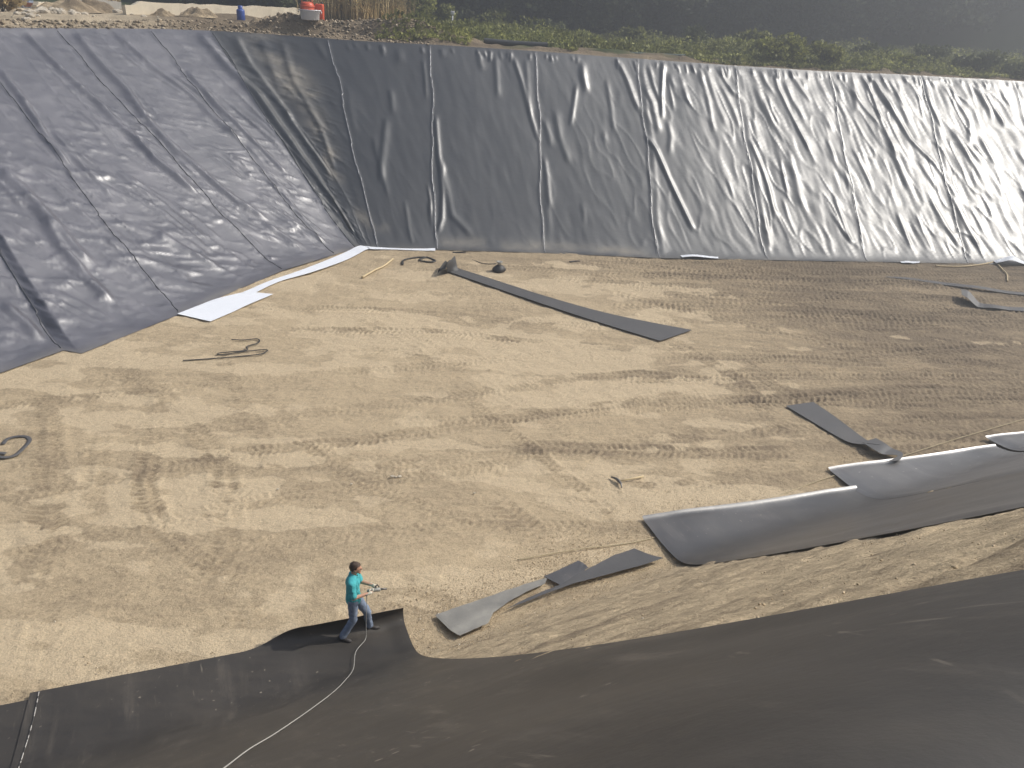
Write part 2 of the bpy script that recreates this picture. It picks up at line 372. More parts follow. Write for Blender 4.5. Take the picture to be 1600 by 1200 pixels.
TR = [([(560, 484), (640, 486), (720, 492), (800, 502), (900, 512)], .55, .40), ([(520, 520), (600, 517), (680, 518), (750, 524), (820, 540)], .55, .42),
      ([(560, 545), (620, 548), (672, 555)], .6, .34), ([(290, 660), (400, 652), (500, 643), (620, 632), (760, 614), (860, 600)], .5, .30),
      ([(360, 712), (470, 697), (560, 690), (680, 673), (780, 655), (900, 640)], .5, .30), ([(790, 702), (860, 698), (940, 702), (1010, 704), (1090, 708), (1240, 706)], .55, .46),
      ([(840, 755), (900, 752), (960, 750), (1040, 764), (1130, 752), (1260, 730)], .55, .42), ([(70, 655), (72, 700), (80, 760), (72, 820), (80, 850)], .8, .22),
      ([(250, 672), (232, 720), (222, 770), (232, 800), (262, 842), (300, 868)], .55, .26), ([(155, 672), (150, 720), (140, 780)], .5, .18), ([(345, 690), (352, 740), (346, 790), (365, 825)], .55, .22),
      ([(240, 675), (215, 690), (190, 690)], .5, .2), ([(455, 680), (500, 715), (550, 750), (600, 775)], .3, .22), ([(740, 630), (780, 660), (830, 700), (870, 735)], .3, .22),
      ([(680, 685), (740, 715), (790, 745)], .3, .2), ([(770, 775), (800, 800), (830, 830), (870, 850)], .6, .3), ([(590, 760), (585, 800), (580, 850)], .5, .16),
      ([(1000, 470), (1150, 478), (1300, 488), (1500, 500)], .55, .3), ([(620, 408), (750, 415), (900, 424), (1100, 432), (1500, 440)], .55, .26), ([(800, 430), (1000, 443), (1200, 450), (1550, 470)], .55, .28),
      ([(900, 560), (1050, 555), (1200, 560), (1400, 570)], .55, .3), ([(860, 590), (1000, 585), (1150, 600), (1350, 620)], .55, .3), ([(960, 620), (1100, 640), (1230, 660)], .55, .3),
      ([(1040, 530), (1100, 560), (1160, 600), (1200, 650)], .55, .3), ([(1150, 560), (1250, 620), (1300, 680)], .5, .25), ([(1020, 690), (1100, 680), (1250, 670)], .5, .3),
      ([(380, 930), (390, 960), (400, 990)], .7, .2), ([(130, 1010), (160, 1030), (200, 1035)], .7, .22)]
for i, (p, w, d) in enumerate(TR): track(p, w, d * (.38 if p[0][0] < 450 else .7), pitch=.19, chev=.4, seed=i)
LONG = [([(-40, 735), (150, 706), (330, 668), (520, 641), (700, 618), (900, 592), (1080, 575)], .45), ([(-40, 790), (160, 752), (360, 712), (560, 688), (760, 660), (960, 632), (1130, 610)], .45), ([(-40, 640), (200, 612), (420, 590), (640, 572), (880, 552)], .5), ([(-20, 880), (180, 830), (420, 780), (640, 745), (820, 722)], .45),
        ([(150, 560), (260, 620), (330, 700), (360, 780), (350, 860), (300, 930)], .5), ([(60, 600), (75, 680), (82, 760), (70, 850), (40, 930)], .55), ([(240, 600), (238, 680), (225, 760), (245, 830), (310, 880), (420, 905)], .45), ([(640, 540), (700, 600), (760, 650), (850, 720), (930, 780), (980, 820)], .35), ([(400, 600), (470, 680), (560, 750), (680, 800), (820, 835)], .35),
        ([(440, 480), (640, 487), (860, 505), (1100, 520), (1400, 530)], .5), ([(430, 515), (600, 517), (800, 530), (1000, 545), (1300, 555)], .5), ([(600, 660), (800, 655), (1000, 640), (1200, 620), (1500, 600)], .45), ([(560, 740), (760, 705), (1000, 703), (1250, 706)], .5)]
for i, (p, w) in enumerate(LONG): track(p, w, .15, .022, .17, .35, seed=300 + i)
rr = random.Random(3)
for i in range(64):                                                  # the many passes of the roller on the right half
    y0 = rr.uniform(18, 37); x0 = rr.uniform(2, 12); L = rr.uniform(12, 30); a = radians(rr.uniform(4, 14) if rr.random() < .8 else rr.uniform(-35, -15))
    P = [(x0 + L * k / 6 * cos(a), y0 + L * k / 6 * sin(a) + 0.25 * sin(k * 1.3 + i)) for k in range(7)]
    if i % 2: P = [(q[0] - .25, q[1] + 1.75) for q in P_prev]
    P_prev = P
    track(P, rr.uniform(.4, .6), rr.uniform(.06, .17), .026, rr.choice([.17, .2, .24]), rr.choice([.3, .5, -.4]), px=False, seed=60 + i)
for i in range(16):
    y0 = rr.uniform(13, 31); x0 = rr.uniform(-14, -3); L = rr.uniform(7, 18); a = radians(rr.uniform(0, 22) if rr.random() < .7 else rr.uniform(-70, -40))
    P = [(x0 + L * k / 6 * cos(a), y0 + L * k / 6 * sin(a) + 0.2 * sin(k * 1.1 + i)) for k in range(7)]
    track(P, rr.uniform(.4, .6), rr.uniform(.06, .13), .012, .19, .4, px=False, seed=120 + i)
FZ = 0.014 * field(n_, m_, 18, 14, 21) + 0.006 * field(n_, m_, 3, 2.5, 22) + 0.0045 * field(n_, m_, 1.1, 1.1, 23) + tread
lump = np.clip(field(n_, m_, 1.3, 1.3, 24) - 1.7, 0, 1.5) * 0.022
FZ += lump
FZ = FZ * (1 - .85 * sstep(1.6, .4, seg_dist(FX, FY, [tuple(hit(*p)[:2]) for p in ((720, 980), (830, 925), (1010, 872))])[0]))
FZ = np.clip(FZ, -0.09, 0.07) - 0.01 - 0.06 * under(FX, FY)
me = grid_mesh('pit_floor', np.stack([FX, FY, FZ], -1), True)
add_attr(me, 'wet', np.clip(wet, 0, 1))
cr = 0.60 * field(n_, m_, 34, 9, 27) + 0.45 * field(n_, m_, 12, 5, 28) + 0.40 * field(n_, m_, 4, 2.5, 29) - 2.1 * right + 0.30 - 1.3 * np.clip(trk, 0, .5) - 0.9 * sstep(31.5, 34, FY - 0.12 * FX) + 0.5 * np.exp(-(((FX + 4.5) / 5) ** 2 + ((FY - 29.5) / 4) ** 2)) + 0.5 * np.exp(-(((FX - 4.5) / 4) ** 2 + ((FY - 19) / 4.5) ** 2))
add_attr(me, 'crust', sstep(0.0, 0.9, cr))
setp(link_mesh('pit_floor', me, MAT_SOIL), kind='structure')

# ------------------------------------------------------------------ left and back slopes: ruled between toe and rim
def B(px, py): return hit(px, py)
FD = np.array([0.989, 0.148, 0.0])
nodes = [  # (toe point, rim point, seam?)
    (np.array([-24.5, 2.0, 0]), np.array([-37.0, 10.5, 8.0])), (np.array([-21.3, 7.6, 0]), np.array([-33.8, 16.2, 8.0])),
    (np.array([-18.0, 13.3, 0]), np.array([-30.2, 22.2, 8.0])), (B(0, 583) * 0.5 + B(-60, 606) * 0.5, np.array([-26.0, 29.2, 8.0])),
    (B(100, 548), np.array([-24.6, 31.6, 8.0])), (B(128, 553), np.array([-24.55, 31.7, 8.0])),
    (B(283, 491), np.array([-22.9, 34.5, 8.0])), (B(443, 423), at_y(75, 44, 37.2)), (B(525, 398), at_y(225, 45, 40.4)),
    (B(558, 388), at_y(320, 47.5, 42.2)), (B(567, 387), at_y(385, 50, 42.9)), (B(573, 388), at_y(440, 55, 42.8)),
    (B(592, 389), at_y(516, 62, 42.5)), (B(680, 391), at_y(677, 70, 42.9)), (B(850, 396), at_y(838, 80, 43.5)), (B(1030, 404), at_y(995, 92, 44.5)),
    (B(1200, 407), at_y(1145, 103, 45.7)), (B(1357, 409.5), at_y(1295, 112, 47.2)), (B(1515, 412.5), at_y(1437, 118.5, 48.4))]
for k in range(6):
    b, r = nodes[-1]; nodes.append((b + FD * 5.2, r + FD * 5.2 + np.array([-.02, .12, 0])))
nodes = [(np.array([b[0], b[1], 0.012]), r) for b, r in nodes]
CELL = 0.05
counts = [max(2, int(round(np.linalg.norm((nodes[i + 1][0] + nodes[i + 1][1] - nodes[i][0] - nodes[i][1]) / 2) / (CELL if 3 <= i <= 18 else 0.12)))) for i in range(len(nodes) - 1)]
K = [0]
for c in counts: K.append(K[-1] + c)
tt = []
Bc = np.zeros((K[-1] + 1, 3)); Rc = np.zeros((K[-1] + 1, 3))
for i, c in enumerate(counts):
    f = np.linspace(0, 1, c + 1)[:, None]
    Bc[K[i]:K[i + 1] + 1] = nodes[i][0] * (1 - f) + nodes[i + 1][0] * f
    Rc[K[i]:K[i + 1] + 1] = nodes[i][1] * (1 - f) + nodes[i + 1][1] * f
def smooth_line(A, r):
    k = np.exp(-0.5 * (np.arange(-3 * r, 3 * r + 1) / r) ** 2); k /= k.sum()
    return np.stack([np.convolve(np.pad(A[:, j], 3 * r, 'edge'), k, 'valid') for j in range(3)], -1)
Rc[40:] = smooth_line(Rc, 26)[40:]
NT_ = 250
t_ = np.linspace(0, 1, NT_ + 1)
P0 = Bc[:, None, :] * (1 - t_)[None, :, None] + Rc[:, None, :] * t_[None, :, None]
P0[..., 2] = Rc[:, None, 2] * (t_ - 0.06 * (1 - np.exp(-t_ / 0.06)))[None, :] / (1 - 0.06)
midl = np.concatenate([[0], np.cumsum(np.linalg.norm(np.diff((Bc + Rc) / 2, axis=0), axis=1))])
slen = np.linalg.norm(Rc - Bc, axis=1)
SM = np.repeat(midl[:, None], NT_ + 1, 1); TM = t_[None, :] * slen[:, None]
# gentle sag so that the slope is not a perfect plane
du = np.gradient(P0, axis=0); dv = np.gradient(P0, axis=1)
N = np.cross(du, dv); N /= np.linalg.norm(N, axis=-1, keepdims=True)
if N[K[15], 100, 2] < 0: N = -N
px_, py_ = proj(P0)
front = ((P0 - CAM) @ FW) > 1
def st_of(px, py):
    d = np.where(front, (px_ - px) ** 2 + (py_ - py) ** 2, 1e12); i = np.unravel_index(np.argmin(d), d.shape); return (SM[i], TM[i])
H = np.zeros(SM.shape)
def fold(pts, amp, w=0.10, st=None, skew=0.5, taper=0.6):
    Q = st if st is not None else [st_of(*p) for p in pts]
    xs = [q[0] for q in Q]; i0, i1 = np.searchsorted(midl, [min(xs) - 1.0, max(xs) + 1.0])
    if i1 - i0 < 2: return
    X, Y = SM[i0:i1], TM[i0:i1]
    D, A, L, SD = seg_dist(X, Y, Q)
    ww = np.where(SD * skew > 0, w * (1 + abs(skew)), w)
    H[i0:i1] += amp * np.exp(-(D / ww) ** 2) * sstep(-0.05, taper, A) * sstep(-0.05, taper, L - A)
n_, m_ = H.shape
wr = 1.0 - sstep(0, 1, 0.0 * SM)
sC = midl[K[12]]                                                      # where the back slope begins
isback = sstep(sC - 2.0, sC + 0.5, SM)
rightness = sstep(sC + 8, sC + 30, SM)
# fields: cells are 5 cm along, TM/NT along the slope
a_big = field(n_, m_, 14, 34, 31); a_mid = field(n_, m_, 4, 13, 32); a_msk = field(n_, m_, 40, 40, 33); a_sm = field(n_, m_, 1.9, 8, 34) + .45 * field(n_, m_, 4, 4, 45)
rid = lambda f, w: np.exp(-(f / w) ** 2)
shear = lambda f, k: np.stack([np.roll(f[:, j], int(k * (m_ - j))) for j in range(m_)], 1)
a_mid = shear(a_mid, 0.28); a_big = shear(a_big, 0.28); a_sm = shear(a_sm, 0.2)
H += isback * ((0.024 + 0.020 * rightness) * a_big * 0.6 + (0.006 + 0.024 * rightness) * rid(a_mid, 0.45) * (0.4 + 0.6 * sstep(-.5, 1, a_msk)) + (0.0025 + 0.0065 * rightness) * a_sm)
lowb = sstep(0.85, 0.2, t_)[None, :]
b1 = field(n_, m_, 9, 3.2, 35); b2 = field(n_, m_, 5, 2.4, 36); bm_ = field(n_, m_, 18, 14, 37); bl = field(n_, m_, 60, 60, 38); bu = shear(field(n_, m_, 3.5, 30, 39), 0.05)
tilt = lambda f, k: np.stack([np.roll(f[i], int(k * i)) for i in range(n_)], 0)
q1 = tilt(field(n_, m_, 5.5, 2.4, 41), -.42); q2 = tilt(field(n_, m_, 3.0, 1.5, 42), -.35); q3 = tilt(field(n_, m_, 13, 3.2, 43), -.75)
mk = .5 + .5 * sstep(-0.9, 1.0, bm_ + 1.3 * lowb - 0.45)
qa = tilt(field(n_, m_, 8, 2.8, 46), -.42); qb = shear(field(n_, m_, 5.0, 45, 47), .3); qc = shear(field(n_, m_, 6.0, 34, 48), .12); m2_ = field(n_, m_, 26, 30, 49)
cre = lambda f, w: np.exp(-np.abs(f) / w)
worm = mk * (0.020 * np.clip(q1 - .5, 0, 2) ** 1.2 + 0.016 * np.clip(q2 - .3, 0, 2) ** 1.1 + 0.042 * cre(qa, .38) * sstep(-.2, 1.1, field(n_, m_, 10, 7, 50) + .3 * lowb) + 0.02 * np.clip(q3 - .7, 0, 2))
worm = worm + (0.040 * cre(qb, .35) * sstep(-.5, .9, m2_) + 0.030 * cre(qc, .35) * sstep(-.5, .9, -m2_))
H += (1 - isback) * (0.05 * bl + worm * (0.85 + 0.3 * lowb) + 0.009 * bu + 0.003 * b2)
FOLDS = [([(800, 85), (815, 130), (830, 185), (842, 225)], .06), ([(848, 180), (858, 215), (862, 235)], .05), ([(850, 240), (857, 300), (860, 330)], .05), ([(909, 90), (913, 125), (915, 150)], .06),
         ([(900, 130), (895, 170), (891, 200)], .06), ([(963, 92), (980, 125), (990, 155), (1000, 180)], .09), ([(1005, 210), (1025, 235), (1045, 280), (1085, 365)], .09), ([(1003, 130), (1018, 160), (1030, 212)], .08),
         ([(1035, 96), (1033, 150), (1034, 190)], .08), ([(1042, 185), (1047, 215), (1045, 245)], .05), ([(1092, 110), (1105, 155), (1115, 210)], .06), ([(1100, 102), (1115, 150), (1135, 200)], .06),
         ([(1118, 104), (1135, 130), (1152, 155)], .08), ([(1125, 130), (1145, 170), (1158, 205)], .08), ([(1171, 217), (1185, 250), (1200, 290), (1212, 345)], .10), ([(1175, 180), (1190, 240)], .06),
         ([(1205, 107), (1215, 140), (1240, 190), (1265, 240)], .10), ([(1232, 108), (1250, 140), (1270, 165)], .07), ([(1305, 150), (1320, 180), (1330, 215)], .07), ([(1332, 114), (1338, 180)], .06),
         ([(1345, 116), (1362, 150), (1375, 190), (1400, 250)], .10), ([(1360, 117), (1390, 170), (1420, 220), (1465, 265)], .13), ([(1385, 120), (1410, 165), (1425, 185)], .08), ([(1415, 122), (1432, 150), (1440, 165)], .08),
         ([(1520, 124), (1540, 150), (1570, 200)], .10), ([(1500, 165), (1515, 190), (1515, 230)], .08), ([(1330, 230), (1365, 300)], .08), ([(1385, 215), (1420, 300)], .09), ([(1400, 330), (1425, 392)], .08),
         ([(1450, 310), (1500, 390)], .09), ([(1480, 300), (1530, 392)], .09), ([(1230, 230), (1255, 330)], .07), ([(1300, 300), (1330, 385)], .07), ([(1190, 330), (1205, 392)], .10),
         ([(608, 135), (613, 165), (615, 182)], .05), ([(605, 180), (598, 235), (595, 290)], .06), ([(680, 175), (685, 240), (691, 300), (690, 342), (683, 368)], .08), ([(745, 76), (755, 115)], .05), ([(688, 72), (693, 95)], .06),
         ([(620, 70), (625, 105)], .05), ([(490, 62), (505, 85), (513, 98)], .06), ([(405, 56), (425, 110), (440, 150)], .08), ([(440, 60), (460, 130), (500, 200), (525, 270)], .10), ([(700, 330), (740, 372)], .05)]
for q_, (p, a) in enumerate(FOLDS): fold(p, a * (.62 if p[0][0] > 1080 else .9 if p[0][0] > 530 else .55), (.09, .12, .10, .14)[q_ % 4])
LF = [([(0, 105), (40, 155), (75, 215), (110, 255)], .10, .13), ([(40, 50), (100, 110), (150, 155), (200, 205), (250, 255), (310, 305)], .11, .14), ([(118, 50), (160, 100), (200, 140), (230, 185), (260, 220), (300, 255), (350, 300), (420, 345)], .13, .14),
      ([(180, 50), (240, 105), (300, 150), (370, 215)], .08, .10), ([(0, 262), (40, 300), (70, 330), (110, 380), (145, 420)], .17, .18), ([(68, 340), (95, 385), (130, 425), (180, 475)], .12, .14), ([(290, 110), (340, 165), (400, 225), (450, 275)], .09, .10),
      ([(310, 52), (360, 110), (400, 145), (440, 200), (475, 250), (515, 305), (556, 368)], .12, .13), ([(80, 200), (130, 260), (180, 310)], .06, .09), ([(0, 470), (40, 505), (70, 535)], .15, .15), ([(365, 54), (390, 100), (420, 140), (460, 190)], .08, .10),
      ([(265, 115), (310, 140), (335, 155)], .08, .12), ([(310, 165), (350, 200), (385, 225)], .08, .12), ([(400, 310), (450, 345), (510, 380)], .09, .12), ([(400, 340), (445, 370), (480, 388)], .08, .12), ([(205, 205), (240, 250), (290, 290), (330, 320)], .07, .1),
      ([(240, 360), (300, 395), (350, 425)], .09, .13), ([(30, 150), (60, 190), (75, 210)], .06, .1), ([(440, 170), (480, 225), (520, 280)], .09, .1)]
for p, a, w in LF: fold(p, a, w, skew=-0.6)
rr = random.Random(11)
for i in range(190):                                                  # loose sag folds hanging from the rim of the back slope
    s0 = sC + 1 + 62 * rr.random(); q = min(1, max(0, (s0 - sC - 6) / 26))
    if rr.random() > 0.3 + 0.7 * q: continue
    L0 = float(slen[min(np.searchsorted(midl, s0), len(slen) - 1)]); t0 = L0 * (rr.uniform(.9, 1.0) if rr.random() < .45 else rr.uniform(.25, .9)); ln = rr.uniform(.8, 3.6); k = rr.uniform(.05, .5) * (0.4 + q)
    fold(None, rr.uniform(.025, .045) + .02 * q * rr.random(), rr.uniform(.06, .14), st=[(s0, t0), (s0 + k * ln * .4 + rr.uniform(-.08, .08), max(.5, t0 - ln * .5)), (s0 + k * ln, max(.4, t0 - ln))])
for i in range(110):
    s0 = sC + 60 * rr.random()                                        # short gathers along the clamped top edge
    L0 = float(slen[min(np.searchsorted(midl, s0), len(slen) - 1)]); fold(None, rr.uniform(.02, .06), rr.uniform(.05, .08), st=[(s0, L0 - .05), (s0 + rr.uniform(-.05, .15), L0 - rr.uniform(.3, .9))], taper=.25)
# seams: a bead that lifts the edge
seam_ids = [1, 2, 3, 4, 6, 7, 8, 9] + list(range(12, 25))
for i in seam_ids:
    k = K[i]
    wob = 0.05 * np.sin(TM[k] * 0.9 + i) + 0.03 * np.sin(TM[k] * 2.3 + 2 * i)
    i0, i1 = max(0, k - 30), min(n_, k + 30)
    D = SM[i0:i1] - midl[k] - wob[None, :]
    H[i0:i1] += 0.022 * np.exp(-(D / 0.06) ** 2) + 0.030 * np.exp(-((D - 0.3) / 0.16) ** 2) * sstep(-.2, .9, a_msk[i0:i1])
rr = random.Random(31)
for i in range(80):                                                   # thin oblique creases in sheaves on the gentle slope
    s0 = sC - 3 - 30 * rr.random(); L0 = 15.0; t0 = rr.uniform(3.0, 14.0); ln = rr.uniform(1.2, 4.0); k = rr.uniform(.15, .55)
    for q in range(rr.choice([1, 2, 3])):
        o_ = q * rr.uniform(.25, .4); fold(None, rr.uniform(.02, .05), rr.uniform(.05, .09), st=[(s0 + o_, t0), (s0 + o_ + k * ln * .5 + .06, t0 - ln * .5), (s0 + o_ + k * ln, t0 - ln)], skew=-.5, taper=.8)
edge = sstep(0.0, 0.09, t_)[None, :] * (0.35 + 0.65 * sstep(1.0, 0.965, t_)[None, :])
H = H * edge + 0.018
PW = P0 + N * H[..., None]
PW[..., 2] = np.maximum(PW[..., 2], 0.008 + 0.02 * t_[None, :])

DU = np.zeros(SM.shape)
for pp, w_ in (([(448, 105), (478, 165), (508, 225), (524, 270)], .45), ([(415, 60), (440, 100), (470, 150)], .6), ([(560, 340), (600, 350)], .4), ([(700, 380), (850, 386), (1000, 394)], .35)):
    Q = [st_of(*p) for p in pp]; D, A, L, SD = seg_dist(SM, TM, Q); DU = np.maximum(DU, np.exp(-(D / w_) ** 2))
DU = np.maximum(DU, .5 * np.exp(-(TM / .35) ** 2)); DU *= (1 + .5 * field(n_, m_, 6, 6, 44)).clip(0, 2) * .8
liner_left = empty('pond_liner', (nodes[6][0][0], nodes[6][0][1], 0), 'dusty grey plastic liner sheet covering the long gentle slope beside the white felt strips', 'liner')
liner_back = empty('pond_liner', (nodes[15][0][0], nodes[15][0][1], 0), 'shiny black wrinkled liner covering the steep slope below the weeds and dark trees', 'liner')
bounds = [0, 1, 2, 3, 4, 6, 7, 8, 9] + list(range(12, 25))
def child_at(o, parent): o.matrix_parent_inverse = Matrix.Translation(parent.location).inverted()
def bead(i, parent):
    k = K[i]; wob = 0.05 * np.sin(TM[k] * 0.9 + i) + 0.03 * np.sin(TM[k] * 2.3 + 2 * i)
    st = max(1, int(1)); idx = np.arange(3, NT_ - 1, 2)
    cs = [np.searchsorted(midl, midl[k] + wob[j]) for j in idx]
    pts = [PW[min(c, n_ - 1), j] + N[min(c, n_ - 1), j] * 0.006 for c, j in zip(cs, idx)]
    b = bm_new(); add_tube(b, pts, [0.018 + 0.006 * sin(q * 1.7) for q in range(len(pts))], 6); o = bm_obj('weld_seam', b, MAT_BEAD if i >= 12 else MAT_BEAD_DARK, parent); return o
for a, b in zip(bounds[:-1], bounds[1:]):
    back = a >= 9
    par = liner_back if back else liner_left
    me = grid_mesh('liner_panel', PW[K[a]:K[b] + 1]); add_attr(me, 'dusty', DU[K[a]:K[b] + 1])
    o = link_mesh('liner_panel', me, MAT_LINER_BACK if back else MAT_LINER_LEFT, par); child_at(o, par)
    if 3 <= a <= 18 and a not in (3,): bead(a, o)

# ------------------------------------------------------------------ ground round the pit, hill
sub = np.unique(np.concatenate([np.arange(0, n_, 4), [n_ - 1]]))
rimP = Rc[sub]; tang = np.gradient(smooth_line(Rc, 40)[sub], axis=0); out = np.stack([-tang[:, 1], tang[:, 0]], -1); out /= np.linalg.norm(out, axis=1, keepdims=True)
# one common outward fan so far rows do not cross
ctr = np.array([2.0, 22.0])
fan = rimP[:, :2] - ctr; fan /= np.linalg.norm(fan, axis=1, keepdims=True)
offs = np.concatenate([np.arange(0, 4, 0.08), np.arange(4, 14, 0.4), np.arange(14, 40, 1.5), np.array([42, 46, 52, 60, 75, 95, 120, 160, 220, 320, 500])])
w = sstep(2, 10, offs)[None, :, None]
dirs = out[:, None, :] * (1 - w) + fan[:, None, :] * w
dd = np.diff(offs, prepend=0)[None, :, None] * dirs
XY = rimP[:, None, :2] + np.cumsum(dd, axis=1)
n2, m2 = XY.shape[:2]
rpx, _ = proj(np.repeat(rimP[:, None, :], 1, 1)[:, 0])
bermh = (0.12 + 0.55 * sstep(800, 690, rpx) * (1 - 0.85 * sstep(455, 385, rpx)))[:, None]
O = offs[None, :]
Zt = rimP[:, 2:3] + bermh * np.exp(-((O - 1.5) / 0.75) ** 2) * (1 + 0.45 * field(n2, m2, 5, 4, 51)) + (0.05 * field(n2, m2, 1.3, 1.5, 52) + 0.05 * field(n2, m2, 3, 4, 57) + .07 * np.clip(field(n2, m2, 1.6, 2, 58) - .9, 0, 2)) * sstep(.1, .5, O) + 0.12 * field(n2, m2, 14, 14, 53) * sstep(2, 8, O) + 0.03 * sstep(0, .2, O)
leftm = sstep(360, 150, rpx)[:, None]
Zt += leftm * (-0.10 * sstep(2.0, 9.0, O)) 
hill = np.clip(O - 30, 0, 1e9)
Zt += 0.55 * hill * sstep(30, 50, O) * np.exp(-hill / 200)
me = grid_mesh('terrain', np.concatenate([XY, Zt[..., None]], -1))
green = sstep(.9, 2.2, O + 0.5 * field(n2, m2, 4, 3, 54)) * sstep(600, 720, rpx)[:, None]
green = np.maximum(green, sstep(12, 22, O) * np.ones((n2, 1)))
add_attr(me, 'green', np.clip(green, 0, 1)); add_attr(me, 'pale', sstep(330, 230, rpx)[:, None] * (.5 + .5 * sstep(-.5, .5, field(n2, m2, 8, 8, 59))))
setp(link_mesh('terrain', me, MAT_TERR), kind='structure')
def terr_z(x, y):
    d = (XY[..., 0] - x) ** 2 + (XY[..., 1] - y) ** 2; return float(Zt.ravel()[np.argmin(d)])

# ------------------------------------------------------------------ loose liner sheets laid over the near bank
def sheet(name, mat, parent, corner, e, v, W, L, curl, off=0.03, amp=0.012, seed=0, droop=0.0):
    """rectangular sheet; a runs along its cut end, b down its length; curl(a)-> (radius, angle) lifts the cut end"""
    a = np.arange(0, W + 1e-6, 0.05); b = np.arange(0, L, 0.05)
    A_, B_ = np.meshgrid(a, b, indexing='ij'); n, m = A_.shape
    R_, th = curl(A_ / W)
    arc = R_ * th
    q = np.clip(arc - B_, 0, None)                                    # how far up the curl
    ang = np.where(arc > 1e-6, q / np.maximum(R_, 1e-6), 0)
    bb = np.where(q > 0, arc - R_ * np.sin(ang), B_); lift = R_ * (1 - np.cos(ang)) * (q > 0)
    bb = bb - arc * 0.62
    X = corner[0] + e[0] * A_ + v[0] * bb; Y = corner[1] + e[1] * A_ + v[1] * bb
    wv = amp * field(n, m, 12, 9, 310 + seed) + amp * .5 * field(n, m, 4, 7, 311 + seed)
    Z = bank_z(X, Y, 0.45) + off + lift - droop * (np.exp(-(A_ / .08) ** 2) + np.exp(-((W - A_) / .08) ** 2)) * sstep(.3, 1.0, B_) + (wv * sstep(0, .3, B_) + np.clip(wv, 0, 1) * .5) * sstep(0, .35, A_) * sstep(0, .35, W - A_)
    me = grid_mesh(name, np.stack([X, Y, Z], -1), True)
    o = link_mesh(name, me, mat, parent)
    sd = o.modifiers.new('thick', 'SOLIDIFY'); sd.thickness = 0.004; sd.offset = 0; es_ = o.modifiers.new('crisp', 'EDGE_SPLIT'); es_.split_angle = radians(40)
    return o
def nocurl(f): return np.full(f.shape, 0.3), np.zeros(f.shape)
near_liner = empty('slope_liner', (A0[0], A0[1], 0), 'matt black liner under the worker, running up the near bank', 'liner')
def curl1(f):
    k = sstep(0.52, 0.74, f); return np.full(f.shape, 0.19) + 0.0 * f, 2.35 * k * (1 - 0.12 * sstep(.9, 1.0, f))
c1 = A0 + e1 * 0
o = sheet('liner_panel', MAT_LINER_NEAR, near_liner, c1, e1, v1, W1, 14.5, curl1, 0.036, 0.016, 1); child_at(o, near_liner)
o0 = sheet('liner_panel', MAT_LINER_NEAR, near_liner, A0 - e1 * 5.7 + v1 * 0.12, e1, v1, 5.76, 14.5, nocurl, 0.012, 0.006, 2); child_at(o0, near_liner)
b = bm_new(); pts = []
for ds in np.arange(0.03, 9.5, 0.06):                                 # weld bead beside the overlap, its glints painted as pale dashes
    p0 = A0 + e1 * (0.13 + 0.012 * sin(ds * 3)) + v1 * ds; pts.append((p0[0], p0[1], float(bank_z(p0[0], p0[1], 0.45)) + 0.05))
add_tube(b, pts, 0.009, 5)
ws = bm_obj('weld_seam', b, MAT_DASH, near_liner); child_at(ws, near_liner)

def loose(corner_px, dir_to, W, label, seed, L=13.0, up=(.17, .75), off=.03, shift=0.0, mat=None):
    c = hit(*corner_px)[:2]; e = hit(*dir_to)[:2] - c; e /= np.linalg.norm(e); v = V2
    root = empty('liner_sheet', (c[0], c[1], 0), label, 'liner sheet', 'loose liner sheets on the near bank')
    o = sheet('sheet', mat or MAT_LINER_SHEET, root, c, e, v, W, L, lambda f: (np.full(f.shape, up[0]) + .02 * np.sin(9 * f), np.full(f.shape, up[1])), off, .010, seed, .016); child_at(o, root)
    o.name = 'sheet'; return root
loose((1005, 815), (1330, 770), 5.75, 'loose dark liner sheet nearest the torn offcuts, its rounded end lifted off the soil', 11, off=.02, up=(.18, .85))
loose((1295, 738), (1545, 705), 5.45, 'loose liner sheet with a twisted strip end lying across its upper edge', 12, off=.04, mat=MAT_LINER_PALE)
loose((1540, 690), (1600, 685), 5.5, 'loose liner sheet cut by the right frame edge, farthest of the staggered row', 13, off=.06, mat=MAT_LINER_PALE)

# ------------------------------------------------------------------ strips and offcuts lying on the pit floor
def ribbon(name, left, right, mat, label, cat, group=None, z=0.02, wave=0.01, lift=None, thick=0.006, floor=True, seed=0, dens=14):
    L = smooth_path([hit(*p) for p in left], dens); R = smooth_path([hit(*p) for p in right], dens); n = len(L); m = 6
    P = np.zeros((n, m + 1, 3)); fl = field(n, m + 1, 5, 3, 400 + seed)
    for i in range(n):
        for j in range(m + 1):
            q = np.array(L[i]) * (1 - j / m) + np.array(R[i]) * j / m
            zz = float(bank_z(q[0], q[1], .45)) if floor else 0.0
            q[2] = zz + z + wave * max(0, fl[i, j]) + (np.interp(i / (n - 1), *lift) if lift else 0)
            P[i, j] = q
    # keep lifted points where the photograph shows them: slide along the ground direction away from the viewer's side
    c = P[:, :, :].mean(axis=(0, 1)); c[2] = 0
    me = grid_mesh(name, P - c); o = link_mesh(name, me, mat); o.location = c
    sd = o.modifiers.new('thick', 'SOLIDIFY'); sd.thickness = thick; sd.offset = 0; es_ = o.modifiers.new('crisp', 'EDGE_SPLIT'); es_.split_angle = radians(40)
    return setp(o, label, cat, group)
ribbon('liner_strip', [(709, 419), (760, 435), (860, 467), (960, 494), (1081, 518)], [(700, 426), (740, 440), (830, 471), (930, 504), (1031, 535)], MAT_STRIP,
       'long grey liner strip running out from a curled end across the middle of the floor', 'liner strip', z=.055, seed=1)
